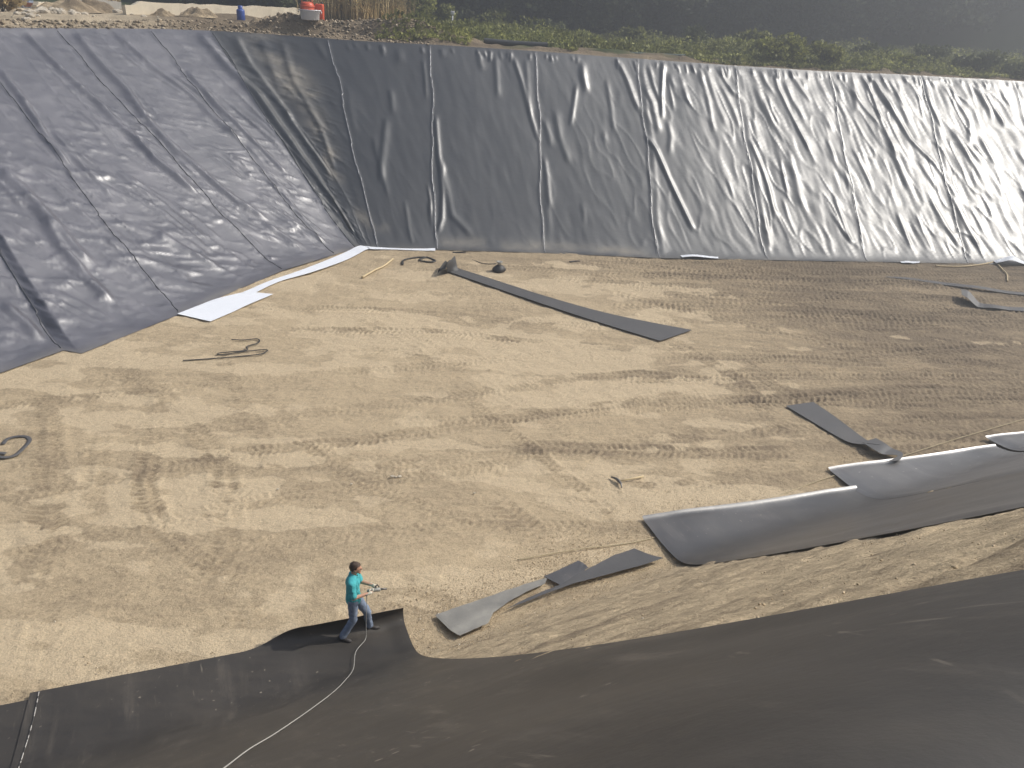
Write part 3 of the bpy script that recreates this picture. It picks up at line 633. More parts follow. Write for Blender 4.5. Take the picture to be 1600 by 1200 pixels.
ribbon('liner_offcut', [(692, 421), (700, 418), (709, 418), (716, 424)], [(684, 430), (690, 432), (697, 432), (698, 428)], MAT_BLACK, 'crumpled dark offcut at the curled end of the long strip', 'offcut', z=.03, wave=.12, lift=((0, .4, .7, 1), (.02, .28, .3, .02)), seed=2)
ribbon('liner_strip', [(1270, 631), (1300, 650), (1345, 684), (1372, 705)], [(1227, 637), (1262, 657), (1318, 690), (1352, 702)], MAT_STRIP, 'grey liner strip reaching the twisted end beside the loose sheets', 'liner strip', z=.03, seed=3, lift=((0, .75, .95, 1), (0, 0, .05, .12)))
ribbon('liner_strip', [(1366, 693), (1385, 705), (1407, 715), (1406, 724), (1400, 729)], [(1345, 700), (1370, 716), (1398, 719), (1395, 724), (1382, 730)], MAT_STRIP, 'short twisted strip tail lying over the edge of a loose sheet', 'liner strip', z=.12, wave=.05, seed=4)
ribbon('liner_strip', [(1498, 463), (1513, 466), (1530, 474), (1560, 480), (1600, 482), (1660, 492)], [(1499, 472), (1512, 478), (1528, 481), (1560, 485), (1600, 488), (1660, 500)], MAT_STRIP, 'pale grey strip with its end kinked up, near the fallen wooden lath', 'liner strip', z=.03, wave=.03, lift=((0, .15, .3, .4, 1), (.3, .28, .12, 0, 0)), seed=5)
ribbon('liner_strip', [(1385, 433), (1412, 434), (1437, 437), (1480, 443), (1530, 451), (1600, 460), (1660, 468)], [(1383, 434), (1412, 437), (1437, 440), (1480, 447), (1530, 455), (1600, 464), (1660, 473)], MAT_STRIP, 'thin shiny strip crossing the brown floor below the bright slope', 'liner strip', z=.03, wave=.05, seed=6)
def poly_sheet(name, px, mat, label, cat, group, z):
    pts = [hit(*p) for p in px]; c = np.mean(pts, axis=0); c[2] = 0
    b = bm_new(); vs = [b.verts.new(tuple(p - c)) for p in pts]; f = b.faces.new(vs); bmesh.ops.triangulate(b, faces=[f])
    bmesh.ops.subdivide_edges(b, edges=b.edges[:], cuts=3, use_grid_fill=True)
    rs = random.Random(len(px))
    for vv in b.verts: vv.co.z = float(bank_z(vv.co.x + c[0], vv.co.y + c[1], .45)) + z + rs.uniform(0, .012)
    o = bm_obj(name, b, mat, loc=c); sd = o.modifiers.new('thick', 'SOLIDIFY'); sd.thickness = .004; sd.offset = 0; es_ = o.modifiers.new('crisp', 'EDGE_SPLIT'); es_.split_angle = radians(40)
    return setp(o, label, cat, group)
poly_sheet('torn_offcut', [(680, 966), (706, 956), (745, 943), (790, 927), (830, 914), (855, 907), (851, 917), (822, 930), (796, 945), (770, 965), (762, 986), (740, 997), (718, 1009), (700, 990)], MAT_PATCH, 'torn dusty offcut with a broad pale end lying nearest the worker', 'offcut', 'torn offcuts beside the bank', .015)
poly_sheet('torn_offcut', [(849, 905), (872, 895), (903, 880), (912, 885), (919, 892), (900, 905), (876, 921)], MAT_LINER_SHEET, 'small square dark offcut between the two torn pieces', 'offcut', 'torn offcuts beside the bank', .022)
poly_sheet('torn_offcut', [(790, 961), (815, 946), (850, 930), (876, 920), (900, 904), (930, 888), (960, 872), (990, 862), (1012, 872), (1035, 880), (1000, 892), (950, 905), (900, 918), (860, 932), (825, 947)], MAT_STRIP, 'torn dusty offcut tapering to a long tail, nearest the loose sheet', 'offcut', 'torn offcuts beside the bank', .03)
# white felt
ribbon('felt_strip', [(380, 458), (430, 438), (480, 420), (530, 400), (561, 386), (576, 386)], [(385, 466), (440, 441), (490, 426), (540, 408), (572, 392), (580, 390)], MAT_FELT, 'long white felt strip along the foot of the grey slope up to the corner', 'felt strip', 'white felt underlay', z=.045, wave=.02, seed=10)
ribbon('felt_strip', [(574, 387), (610, 389), (640, 390), (680, 390)], [(578, 391), (610, 391.5), (640, 392.5), (680, 394)], MAT_FELT, 'short white felt strip at the foot of the black slope in the corner', 'felt strip', 'white felt underlay', z=.05, wave=.02, seed=11)
ribbon('felt_sheet', [(277, 492), (330, 472), (384, 457)], [(329, 504), (380, 482), (427, 461)], MAT_FELT, 'broad white felt sheet on the soil at the foot of the grey slope', 'felt sheet', 'white felt underlay', z=.04, wave=.02, seed=12)
ribbon('felt_scrap', [(1062, 401.5), (1090, 402), (1122, 403.5)], [(1066, 404.5), (1090, 405), (1122, 406)], MAT_FELT, 'small white felt scrap below the middle of the black slope', 'felt scrap', 'white felt scraps', z=.05, wave=.02, seed=13)
ribbon('felt_scrap', [(1406, 410), (1420, 410), (1437, 410)], [(1408, 412), (1424, 413), (1436, 412)], MAT_FELT, 'small white felt scrap left of the end of the wooden lath', 'felt scrap', 'white felt scraps', z=.05, wave=.02, seed=14)
ribbon('felt_scrap', [(1551, 411), (1575, 410), (1600, 412), (1640, 413)], [(1556, 414), (1572, 417), (1600, 416), (1640, 417)], MAT_FELT, 'crumpled white felt at the foot of the brightest part of the slope', 'felt scrap', 'white felt scraps', z=.05, wave=.1, seed=15)

def line_thing(name, pts, rad, mat, label, cat, z=.03, px=True, seg=6, group=None, flat=1.0, lifts=None):
    P = [hit(*p) if px else np.array(p) for p in pts]
    for i, q in enumerate(P):
        if px: q[2] = float(bank_z(q[0], q[1], .45)) + z + (lifts[i] if lifts else 0)
    c = np.mean(P, axis=0); c[2] = 0
    b = bm_new(); add_tube(b, smooth_path([q - c for q in P], 8), rad, seg, True, flat)
    o = bm_obj(name, b, mat, loc=c); return setp(o, label, cat, group)
line_thing('bamboo_cane', [(566, 435), (585, 424), (600, 417), (614, 406)], .045, MAT_WOOD, 'pale bent wooden pole lying near the corner of the pit', 'pole', z=.05)
line_thing('wooden_lath', [(1461, 417), (1500, 418), (1530, 415), (1551, 411)], .035, MAT_WOOD, 'long pale wooden lath lying below the bright slope', 'lath', z=.05)
line_thing('wooden_lath', [(1559, 415), (1567, 424), (1572.5, 430), (1573.5, 441)], .035, MAT_WOOD, 'short bent wooden lath beside the crumpled white felt', 'lath', z=.05)
line_thing('liner_ribbon', [(629, 415), (631, 408), (650, 404), (668, 404), (680, 409), (672, 411), (655, 408), (668, 403)], .05, MAT_BLACK, 'narrow black ribbon looped on the soil near the bent pole', 'ribbon', z=.05, flat=.5)
line_thing('liner_ribbon', [(286, 565), (330, 562), (400, 556), (416, 551), (414, 548), (380, 551), (346, 556), (344, 553), (384, 549), (386, 543), (404, 537), (402, 531), (380, 533), (362, 532)], .026, MAT_BLACK, 'thin dark ribbon tangled in loops on the pale floor', 'ribbon', z=.035, flat=.5)
line_thing('liner_ribbon', [(5, 695), (12, 687), (28, 683), (42, 684), (46, 690), (36, 702), (24, 712), (8, 716), (-12, 712), (0, 709), (9, 710)], .055, MAT_STRIP, 'wide black ribbon bent into an open loop, cut by the left frame edge', 'ribbon', z=.02, flat=.2)
line_thing('thin_wire', [(738, 407), (752, 412), (764, 413.5), (776, 413)], .018, MAT_BLACK, 'thin dark wire leading to the small black sack', 'wire', z=.03)
line_thing('liner_scrap', [(890, 410), (898, 409), (906, 409)], .06, MAT_BLACK, 'small dark scrap on the brown floor below the black slope', 'scrap', z=.03, flat=.3)
line_thing('liner_scrap', [(708, 395.5), (716, 395), (728, 395)], .06, MAT_BLACK, 'small dark scrap right beside the end of the felt strip', 'scrap', z=.03, flat=.3)
# string stretched low over the floor, running under the sheets
line_thing('guide_string', [(808, 877), (900, 861), (1015, 842), (1160, 795), (1295, 748), (1405, 716), (1500, 686), (1600, 657), (1700, 628)], .011, MAT_ROPE, 'thin tan string stretched across the floor beside the loose sheets', 'string', z=.012, lifts=[0, 0, -.05, -.05, 0, 0, 0, 0, 0])
# small black sack
c = hit(779, 424); root = empty('rubber_sack', c, 'small black slumped sack with a grey tied top on the far floor', 'sack')
b = bm_new(); add_lathe(b, [(0, 0), (.24, .0), (.28, .06), (.24, .15), (.15, .24), (.08, .29), (0, .30)], seg=16)
for vv in b.verts: vv.co.x *= 1 + .2 * sin(vv.co.y * 9); vv.co += Vector((.03 * sin(7 * vv.co.z), .03 * cos(9 * vv.co.x), 0))
bm_obj('bag', b, MAT_BLACK, root)
b = bm_new(); add_lathe(b, [(0.05, .28), (.08, .33), (.14, .43), (.11, .44), (.04, .36)], (.02, 0, 0), 10); bm_obj('tie', b, MAT_CONC_GREY, root)
# pickaxe
p0, p1 = hit(1005, 747), hit(966, 755); root = empty('pickaxe', (p1[0], p1[1], 0), 'pickaxe with a pale wooden handle lying on the tracked soil', 'tool')
d = Vector(p0 - p1); d.z = 0; L = d.length
b = bm_new(); add_tube(b, [(0, 0, .06), (d.x * .5, d.y * .5, .055), (d.x, d.y, .05)], [.024, .02, .026], 8); bm_obj('handle', b, MAT_WOOD, root)
pn = Vector((-d.y, d.x, 0)).normalized(); b = bm_new()
add_tube(b, [-pn * .26 + Vector((-.06, 0, .03)), -pn * .12 + Vector((0, 0, .06)), Vector((0, 0, .07)), pn * .12 + Vector((0, 0, .06)), pn * .24 + Vector((-.05, 0, .03))], [.012, .026, .04, .03, .02], 8); bm_obj('head', b, MAT_STEEL, root)

# ------------------------------------------------------------------ gravel and clods
def pebbles(n, sampler, smin, smax, mat, name, zf):
    base = np.array([[1, 0, 0], [-1, 0, 0], [0, 1, 0], [0, -1, 0], [0, 0, 1], [0, 0, -1]], float)
    fc = np.array([[0, 2, 4], [2, 1, 4], [1, 3, 4], [3, 0, 4], [2, 0, 5], [1, 2, 5], [3, 1, 5], [0, 3, 5]])
    xy = sampler(n); n = len(xy)
    sz = smin + (smax - smin) * RNG.random(n) ** 2.4
    V = base[None] * (sz[:, None, None] * RNG.uniform(.6, 1.25, (n, 6, 1)))
    V = V + RNG.normal(0, .18, (n, 6, 3)) * sz[:, None, None]
    ang = RNG.uniform(0, 2 * pi, n); ca, sa = np.cos(ang)[:, None], np.sin(ang)[:, None]
    x, y = V[..., 0] * ca - V[..., 1] * sa, V[..., 0] * sa + V[..., 1] * ca
    V[..., 0], V[..., 1] = x + xy[:, :1], y + xy[:, 1:]
    V[..., 2] = V[..., 2] * .7 + zf(xy)[:, None] + sz[:, None] * .25
    F = (fc[None] + (np.arange(n) * 6)[:, None, None]).reshape(-1, 3)
    return setp(link_mesh(name, np_mesh(name, V.reshape(-1, 3), F), mat, smooth=False), kind='stuff')
t = NT('gravel_stone'); g_ = t.n('ShaderNodeNewGeometry')
t.color(t.ramp(g_.outputs['Random Per Island'], [(0, (0.38, 0.29, 0.185)), (.55, (0.50, 0.39, 0.25)), (.9, (0.50, 0.40, 0.27)), (1, (0.68, 0.62, 0.52))])); t.set(Roughness=.9); MAT_GRAVEL = t.m
def samp_toe(n):
    uu = np.where(RNG.random(n) < .85, RNG.uniform(-2, 14, n), RNG.uniform(-8, 18, n)); vv = RNG.normal(-0.7, 0.9, n); k = (vv > -4.5) & (vv < .9); uu, vv = uu[k], vv[k]
    return np.stack([T0[0] + uu * TD[0] + vv * UH[0], T0[1] + uu * TD[1] + vv * UH[1]], -1)
pebbles(30000, samp_toe, .005, .017, MAT_GRAVEL, 'gravel', lambda q: bank_z(q[:, 0], q[:, 1]) - .01)
def samp_floor(n):
    x = RNG.uniform(-14, 24, n); y = 9 + 27 * RNG.random(n) ** 1.5; k = (x > -0.42 * y - 4) & (x < .66 * y + 2); return np.stack([x[k], y[k]], -1)
pebbles(9000, samp_floor, .006, .02, MAT_GRAVEL, 'gravel', lambda q: np.zeros(len(q)))
def samp_bank(n):
    uu = RNG.uniform(-2, 12, n); vv = RNG.uniform(.2, 8.4, n); return np.stack([T0[0] + uu * TD[0] + vv * UH[0], T0[1] + uu * TD[1] + vv * UH[1]], -1)
pebbles(4000, samp_bank, .005, .017, MAT_GRAVEL, 'gravel', lambda q: bank_z(q[:, 0], q[:, 1]) - .03)
def add_stone(b, c, r, seed):
    rs = random.Random(seed); q = bmesh.ops.create_icosphere(b, subdivisions=1, radius=1)
    sx, sy, sz = r * rs.uniform(.8, 1.3), r * rs.uniform(.7, 1.1), r * rs.uniform(.5, .85)
    for vv in q['verts']:
        k = rs.uniform(.75, 1.15); vv.co = Vector((vv.co.x * sx * k + c[0], vv.co.y * sy * k + c[1], vv.co.z * sz * k + c[2]))
STV = []
for i in range(4):
    b = bm_new(); add_stone(b, (0, 0, 0), 1.0, i); me = bpy.data.meshes.new('stone'); bmesh.ops.recalc_face_normals(b, faces=b.faces); b.to_mesh(me); b.free(); me.materials.append(MAT_STONE); STV.append(me)
def stone(p, r, label, group, i=0):
    o = bpy.data.objects.new('stone', STV[i % 4]); COL.objects.link(o); o.location = p; o.scale = (r, r, r); o.rotation_euler = (0, 0, i * 1.7); return setp(o, label, 'stone', group)
for i, (x, y, r) in enumerate([(613, 746, .05), (618, 747, .045), (624, 746, .05), (549, 758, .04), (434, 766, .03), (741, 772, .035)]):
    q = hit(x, y); stone((q[0], q[1], .03), r, 'small pale stone on the open tan floor', 'pale stones on the open floor', i)

# ------------------------------------------------------------------ worker
def capsule(bm, a, b, ra, rb, fx=1.0):
    a, b = Vector(a), Vector(b)
    for c, r in ((a, ra), (b, rb)):
        q = bmesh.ops.create_uvsphere(bm, u_segments=14, v_segments=10, radius=r)
        for vv in q['verts']: vv.co = Vector((vv.co.x * fx, vv.co.y, vv.co.z)) + c
    add_tube(bm, [a + (b - a) * f for f in (0, .25, .5, .75, 1)], [ra + (rb - ra) * f for f in (0, .25, .5, .75, 1)], 14)
def skin_mesh(verts, edges, radii, root=0, sub=2):
    bm = bm_new()
    for a, b in edges: capsule(bm, verts[a], verts[b], radii[a], radii[b])
    me = bpy.data.meshes.new('tmp'); bm.to_mesh(me); bm.free(); return me
def remesh(meshes, vox, name):
    b = bm_new()
    for m_e in meshes: b.from_mesh(m_e)
    me = bpy.data.meshes.new('tmp'); b.to_mesh(me); b.free(); o = bpy.data.objects.new('tmp', me); COL.objects.link(o)
    md = o.modifiers.new('r', 'REMESH'); md.mode = 'VOXEL'; md.voxel_size = vox; sm = o.modifiers.new('sm', 'SMOOTH'); sm.iterations = 3; sm.factor = .5
    bpy.context.view_layer.update(); dg = bpy.context.evaluated_depsgraph_get(); r = bpy.data.meshes.new_from_object(o.evaluated_get(dg)); bpy.data.objects.remove(o); r.name = name; return r
def ell(c, s, taper=None):
    b = bm_new(); bmesh.ops.create_uvsphere(b, u_segments=20, v_segments=14, radius=1.0)
    for vv in b.verts:
        p = vv.co.copy()
        if taper: p = taper(p)
        vv.co = Vector((p.x * s[0] + c[0], p.y * s[1] + c[1], p.z * s[2] + c[2]))
    me = bpy.data.meshes.new('tmp'); b.to_mesh(me); b.free(); return me
fR, fL = hit(540, 1002), hit(584, 989)
wc = (fR + fL) / 2
man = empty('person', (wc[0] - .06, wc[1], .05), 'worker in a turquoise polo shirt and jeans holding a welding tool', 'person', rz=radians(4)); man.scale = (.9, .9, .9)
lR = np.array([fR[0] - wc[0] + .02, fR[1] - wc[1] - .02]); lL = np.array([fL[0] - wc[0] + .02, fL[1] - wc[1] + .02]); lR, lL = lR / .9, lL / .9
AR = (lR[0] - .02, lR[1], .09); AL = (lL[0] - .03, lL[1], .09)
J = dict(pel=(-.03, 0, .95), bel=(-.03, 0, 1.08), che=(-.03, 0, 1.27), nb=(-.03, 0, 1.44), nk=(-.01, 0, 1.52), hd=(.015, 0, 1.60),
         hR=(-.03, -.10, .90), hL=(-.02, .10, .90), kR=(-.03, -.12, .49), kL=(.20, .11, .50), aR=AR, aL=AL,
         tR=(AR[0] + .10, AR[1] - .035, .045), tL=(AL[0] + .11, AL[1] + .005, .045),
         sR=(-.03, -.19, 1.40), sL=(-.02, .19, 1.40), eR=(.0, -.25, 1.12), eL=(.06, .23, 1.13), wR=(.25, -.12, 1.13), wL=(.31, .10, 1.16), mR=(.32, -.08, 1.14), mL=(.38, .05, 1.16))
kn = list(J); ix = {k: i for i, k in enumerate(kn)}
E_ = [('pel', 'bel'), ('bel', 'che'), ('che', 'nb'), ('nb', 'nk'), ('nk', 'hd'), ('pel', 'hR'), ('pel', 'hL'), ('hR', 'kR'), ('kR', 'aR'), ('aR', 'tR'), ('hL', 'kL'), ('kL', 'aL'), ('aL', 'tL'), ('nb', 'sR'), ('sR', 'eR'), ('eR', 'wR'), ('wR', 'mR'), ('nb', 'sL'), ('sL', 'eL'), ('eL', 'wL'), ('wL', 'mL')]
RD = dict(pel=.115, bel=.11, che=.115, nb=.075, nk=.055, hd=.06, hR=.085, hL=.085, kR=.06, kL=.06, aR=.036, aL=.036, tR=.022, tL=.022, sR=.06, sL=.06, eR=.043, eL=.043, wR=.03, wL=.03, mR=.03, mL=.03)
body = skin_mesh([J[k] for k in kn], [(ix[a], ix[b]) for a, b in E_], [RD[k] for k in kn])
def jaw(p):
    k = 1 - .28 * max(0, -p.z) ** 1.3; return Vector((p.x * k + (.10 * max(0, -p.z) if p.x > 0 else 0), p.y * k, p.z))
HC = (.03, 0, 1.635)
head = ell(HC, (.098, .078, .125), jaw); nose = ell((.135, 0, 1.622), (.022, .015, .028)); brow = ell((.108, 0, 1.658), (.02, .05, .012)); lips = ell((.114, 0, 1.568), (.014, .024, .011)); chin = ell((.10, 0, 1.53), (.025, .03, .022))
earR = ell((.02, -.083, 1.625), (.022, .012, .033)); earL = ell((.02, .083, 1.625), (.022, .012, .033))
o = link_mesh('body', remesh([body, head, nose, brow, lips, chin, earR, earL], .011, 'body'), MAT_SKIN, man)
for sg in (-1, 1): link_mesh('eye', ell((.118, sg * .032, 1.638), (.010, .013, .008)), MAT_EYE, man)
def hairf(p): return Vector((p.x, p.y, max(p.z, -.15 - .45 * (p.x < -.15) if p.x < .35 else .42)))
hair = ell((.012, 0, 1.655), (.108, .088, .118), hairf)
for vv in hair.vertices:
    vv.co += Vector((random.uniform(-.006, .006), random.uniform(-.006, .006), random.uniform(-.004, .008)))
link_mesh('hair', hair, MAT_HAIR, man)
sh_k = ['bel', 'che', 'nb', 'sR', 'sL', 'eR', 'eL']
mid = lambda a, b, f: tuple(np.array(J[a]) * (1 - f) + np.array(J[b]) * f)
SV = [J['sR'], mid('sR', 'eR', .5), mid('sR', 'eR', .80), J['sL'], mid('sL', 'eL', .5), mid('sL', 'eL', .80), (-.03, -.08, 1.43), (-.03, .08, 1.43), (-.025, 0, 1.48)]
torso = [ell((-.035, 0, .98), (.135, .175, .17)), ell((-.04, 0, 1.12), (.128, .165, .20)), ell((-.035, 0, 1.28), (.132, .185, .19)), ell((-.03, 0, 1.38), (.10, .20, .09)), ell((-.035, 0, .90), (.145, .182, .09))]
shirt = remesh(torso + [skin_mesh(SV, [(6, 0), (0, 1), (1, 2), (7, 3), (3, 4), (4, 5), (6, 8), (7, 8)], [.078, .072, .078, .078, .072, .078, .085, .085, .068])], .011, 'shirt')
from mathutils import noise as mnoise
def crease(me, f, amp, zs=1.0):
    for vv in me.vertices:
        p = vv.co; q = Vector((p.x * f, p.y * f, p.z * f * zs)); k = amp * (mnoise.noise(q) + .6 * (1 - 2 * abs(mnoise.noise(q * 1.9 + Vector((7, 3, 1)))))); d = Vector((p.x + .03, p.y, 0))
        if d.length > 1e-4: vv.co = p + d.normalized() * k
crease(shirt, 9, .016, .8)
link_mesh('shirt', shirt, MAT_SHIRT, man)
b = bm_new(); add_tube(b, [(-.085, -.05, 1.49), (-.09, 0, 1.50), (-.085, .05, 1.49), (-.02, .085, 1.485), (.05, .05, 1.455), (.07, 0, 1.43), (.05, -.05, 1.455), (-.02, -.085, 1.485), (-.085, -.05, 1.49)], .018, 6); bm_obj('collar', b, MAT_SHIRT, man)
JV = [(-.03, 0, .93), J['hR'], mid('hR', 'kR', .5), J['kR'], mid('kR', 'aR', .55), mid('kR', 'aR', .93), J['hL'], mid('hL', 'kL', .5), J['kL'], mid('kL', 'aL', .55), mid('kL', 'aL', .93)]
JE = [(0, 1), (1, 2), (2, 3), (3, 4), (4, 5), (0, 6), (6, 7), (7, 8), (8, 9), (9, 10)]
jeans = remesh([ell((-.03, 0, .92), (.125, .165, .10)), skin_mesh(JV, JE, [.10, .105, .092, .078, .07, .076, .105, .092, .078, .07, .076])], .011, 'jeans')
for vv in jeans.vertices:
    p = vv.co; q = Vector((p.x * 10, p.y * 10, p.z * 13)); k = .013 * mnoise.noise(q) + .007 * mnoise.noise(q * 2.3); vv.co = p + Vector((k, .6 * k, .3 * k))
link_mesh('jeans', jeans, MAT_JEANS, man)
for nm, a, yaw in (('R', AR, -.35), ('L', AL, .05)):
    rt = Matrix.Rotation(yaw, 3, 'Z'); b = bm_new()
    def P_(x, y, z): return Vector((a[0], a[1], 0)) + rt @ Vector((x, y, z))
    add_tube(b, [P_(-.075, 0, .05), P_(-.04, 0, .065), P_(.03, 0, .06), P_(.10, 0, .045), P_(.16, 0, .035), P_(.20, 0, .03)], [.038, .056, .056, .052, .046, .024], 10, True, .9); so = bm_obj('shoe', b, MAT_SHOE, man)
    b = bm_new(); add_box(b, P_(.06, 0, -.012), (.27, .088, .024), rt, .01); bm_obj('sole', b, MAT_SOLE, so)
def glove(wr, me_, side, curlto):
    b = bm_new(); w = Vector(wr); m_ = Vector(me_); f = (m_ - w).normalized()
    sd = f.cross(Vector((0, 0, 1))).normalized()
    add_tube(b, [w - f * .05, w, w + f * .045, w + f * .09], [.036, .034, .042, .036], 10, True, .75)
    for q in range(4):
        s = w + f * .085 + Vector((0, 0, .030 - .020 * q)) ; ln = (.036, .042, .039, .031)[q]; inn = sd * side
        add_tube(b, [s, s + f * ln, s + f * (ln * 1.5) + inn * .024, s + f * (ln * 1.1) + inn * .048, s + f * (ln * .5) + inn * .05], [.011, .011, .010, .009, .007], 6)
    s = w + f * .03 + Vector((0, 0, .03)); inn = sd * side
    add_tube(b, [s, s + f * .03 + Vector((0, 0, .018)) + inn * .02, s + f * .06 + Vector((0, 0, .012)) + inn * .04], [.013, .012, .009], 6)
    return bm_obj('glove', b, MAT_GLOVE, man)
glove(J['wR'], J['mR'], -1, None); glove(J['wL'], J['mL'], 1, None)
# hand welder, held in both gloves
tool = empty('hand_welder', (0, 0, 0), 'grey hot air hand welder held by the worker', 'tool')
tool.location = man.location; tool.rotation_euler = man.rotation_euler; tool.scale = man.scale
b = bm_new(); add_tube(b, [(.24, -.065, 1.15), (.30, -.05, 1.15), (.40, -.02, 1.145), (.47, 0, 1.14), (.48, .004, 1.14)], [.026, .034, .036, .04, .03], 12); bm_obj('housing', b, MAT_TOOL, tool)
b = bm_new(); add_tube(b, [(.48, .004, 1.14), (.54, .02, 1.135), (.60, .035, 1.12)], [.022, .02, .016], 10); bm_obj('nozzle', b, MAT_STEEL, tool)
b = bm_new(); add_tube(b, [(.40, -.02, 1.15), (.395, .0, 1.21), (.42, .03, 1.225), (.45, .02, 1.19), (.46, 0, 1.15)], .013, 8); bm_obj('grip', b, MAT_BLACK, tool)
# its power cable
tw = Vector(man.location) + Matrix.Rotation(radians(4), 3, 'Z') @ (Vector((.235, -.065, 1.14)) * .9)
cpts = [tuple(tw), (tw.x - .01, tw.y - .03, .75), (tw.x - .02, tw.y - .05, .35), (tw.x - .02, tw.y - .12, .12)]
for p in [(556, 1018), (552, 1045), (540, 1062), (520, 1082), (480, 1112), (430, 1146), (390, 1170), (350, 1200), (300, 1235), (240, 1280)]:
    h_ = hit(*p)
    for _ in range(60):
        zz = float(bank_z(h_[0], h_[1], .45)) + .085; h_ = hit(*p, z=zz)
    cpts.append(tuple(h_))
b = bm_new(); add_tube(b, smooth_path(cpts, 8), .0058, 6)
setp(bm_obj('power_cable', b, MAT_CABLE), 'long pale cable trailing from the hand welder down over the black liner', 'cable')

# ------------------------------------------------------------------ on the rim: wall, bottle, tubs, pipes, rubble
def ground_at(px, py, Y):
    q = at_y(px, py, Y); z = terr_z(q[0], q[1]); return np.array([q[0], q[1], z])
def wall_piece(name, x0, x1, Y, Y2, ytop0, ytop1, label, mat, th=.3, notch=True):
    a, c = at_y(x0, ytop0, Y), at_y(x1, ytop1, Y2); zb = min(terr_z(*a[:2]), terr_z(*c[:2])) - .4
    d = c[:2] - a[:2]; L = float(np.linalg.norm(d)); ang = atan2(d[1], d[0]); b = bm_new(); n = 26; rows = []
    rs = random.Random(int(x0))
    for i in range(n + 1):
        f = i / n; zt = a[2] * (1 - f) + c[2] * f + rs.uniform(-.05, .04) - (.18 if notch and i < 2 else 0); x = f * L
        rows.append([b.verts.new((x, -th / 2 + rs.uniform(-.02, .02), zb)), b.verts.new((x, -th / 2 + rs.uniform(-.03, .03), (zb + zt) / 2)), b.verts.new((x, -th / 2 + rs.uniform(-.02, .02), zt)), b.verts.new((x, th / 2, zt - .02)), b.verts.new((x, th / 2, zb))])
    for r0, r1 in zip(rows[:-1], rows[1:]):
        for k in range(4): b.faces.new((r0[k], r1[k], r1[k + 1], r0[k + 1]))
    b.faces.new(rows[0][::-1]); b.faces.new(rows[-1])
    o = bm_obj(name, b, mat, smooth=False, loc=(a[0], a[1], 0)); o.rotation_euler = (0, 0, ang); return setp(o, label, 'wall')
wall_piece('concrete_wall', 192, 466, 47.0, 57.5, 1, 12, 'long low cream concrete wall behind the blue gas bottle', MAT_CONC)
wall_piece('concrete_wall', 106, 186, 48.0, 52.0, -6, 3, 'short grey concrete slab wall behind the rubble heap', MAT_CONC_GREY)
wall_piece('concrete_wall', 52, 104, 47.0, 50.0, 3, 5, 'low cream wall stump between the blue container and the rubble', MAT_CONC)
# gas bottle
q = at_y(377, 33, 48.5); root = empty('gas_bottle', (q[0], q[1], terr_z(q[0], q[1]) - .02), 'blue gas bottle standing in front of the cream concrete wall', 'gas bottle')
s = (at_y(377, 8, 48.5)[2] - root.location.z) / 1.0
b = bm_new(); add_lathe(b, [(0, .02), (.21, .02), (.22, .05), (.22, .62), (.20, .69), (.13, .755), (.06, .78), (0, .785)]); bm_obj('cylinder', b, MAT_BLUE, root).scale = (1, 1, s)
b = bm_new(); add_lathe(b, [(.12, .76), (.125, .96), (.115, .965), (.11, .76)], seg=16); bm_obj('collar', b, MAT_BLUE, root).scale = (1, 1, s)
b = bm_new(); add_tube(b, [(0, 0, .77), (0, 0, .90)], .03, 8); add_tube(b, [(0, 0, .86), (.06, 0, .87)], .02, 8); bm_obj('valve', b, MAT_STEEL, root).scale = (1, 1, s)
# tub with red cans
q = at_y(485, 37, 43.65); zt = terr_z(q[0], q[1]) + .02; root = empty('tub', (q[0], q[1], zt), 'white plastic tub holding a red can, beside the dry reeds', 'tub')
b = bm_new(); add_lathe(b, [(0, .01), (.40, .01), (.44, .04), (.50, .42), (.54, .44), (.54, .48), (.48, .48), (.42, .10), (0, .09)], seg=28); bm_obj('bucket', b, MAT_WHITE, root)
for sg in (-1, 1): b = bm_new(); add_tube(b, [(sg * .54, 0, .44), (sg * .59, 0, .36), (sg * .56, 0, .30)], .018, 6); bm_obj('handle', b, MAT_WHITE, root)
root = empty('fuel_can', (q[0] - .12, q[1], zt + .10), 'larger red can standing inside the white tub', 'can')
b = bm_new(); add_lathe(b, [(0, 0), (.31, 0), (.33, .05), (.34, .55), (.30, .66), (.2, .72), (0, .73)], seg=20); bm_obj('container', b, MAT_RED, root)
b = bm_new(); add_tube(b, [(-.3, 0, .64), (-.24, 0, .82), (0, 0, .88), (.24, 0, .82), (.3, 0, .64)], .025, 8); bm_obj('handle', b, MAT_RED, root)
b = bm_new(); add_lathe(b, [(0.36, .5), (.37, .53), (.36, .56), (.33, .55)], seg=20); bm_obj('rim', b, MAT_RED, root)
q2 = at_y(500, 34, 44.3); root = empty('fuel_can', (q2[0], q2[1], terr_z(q2[0], q2[1])), 'smaller red can standing on the soil behind the white tub', 'can')
b = bm_new(); add_box(b, (0, 0, .42), (.42, .34, .84), None, .06); bm_obj('container', b, MAT_RED, root)
b = bm_new(); add_tube(b, [(.12, 0, .84), (.14, 0, .92)], .05, 8); bm_obj('cap', b, MAT_BLACK, root)
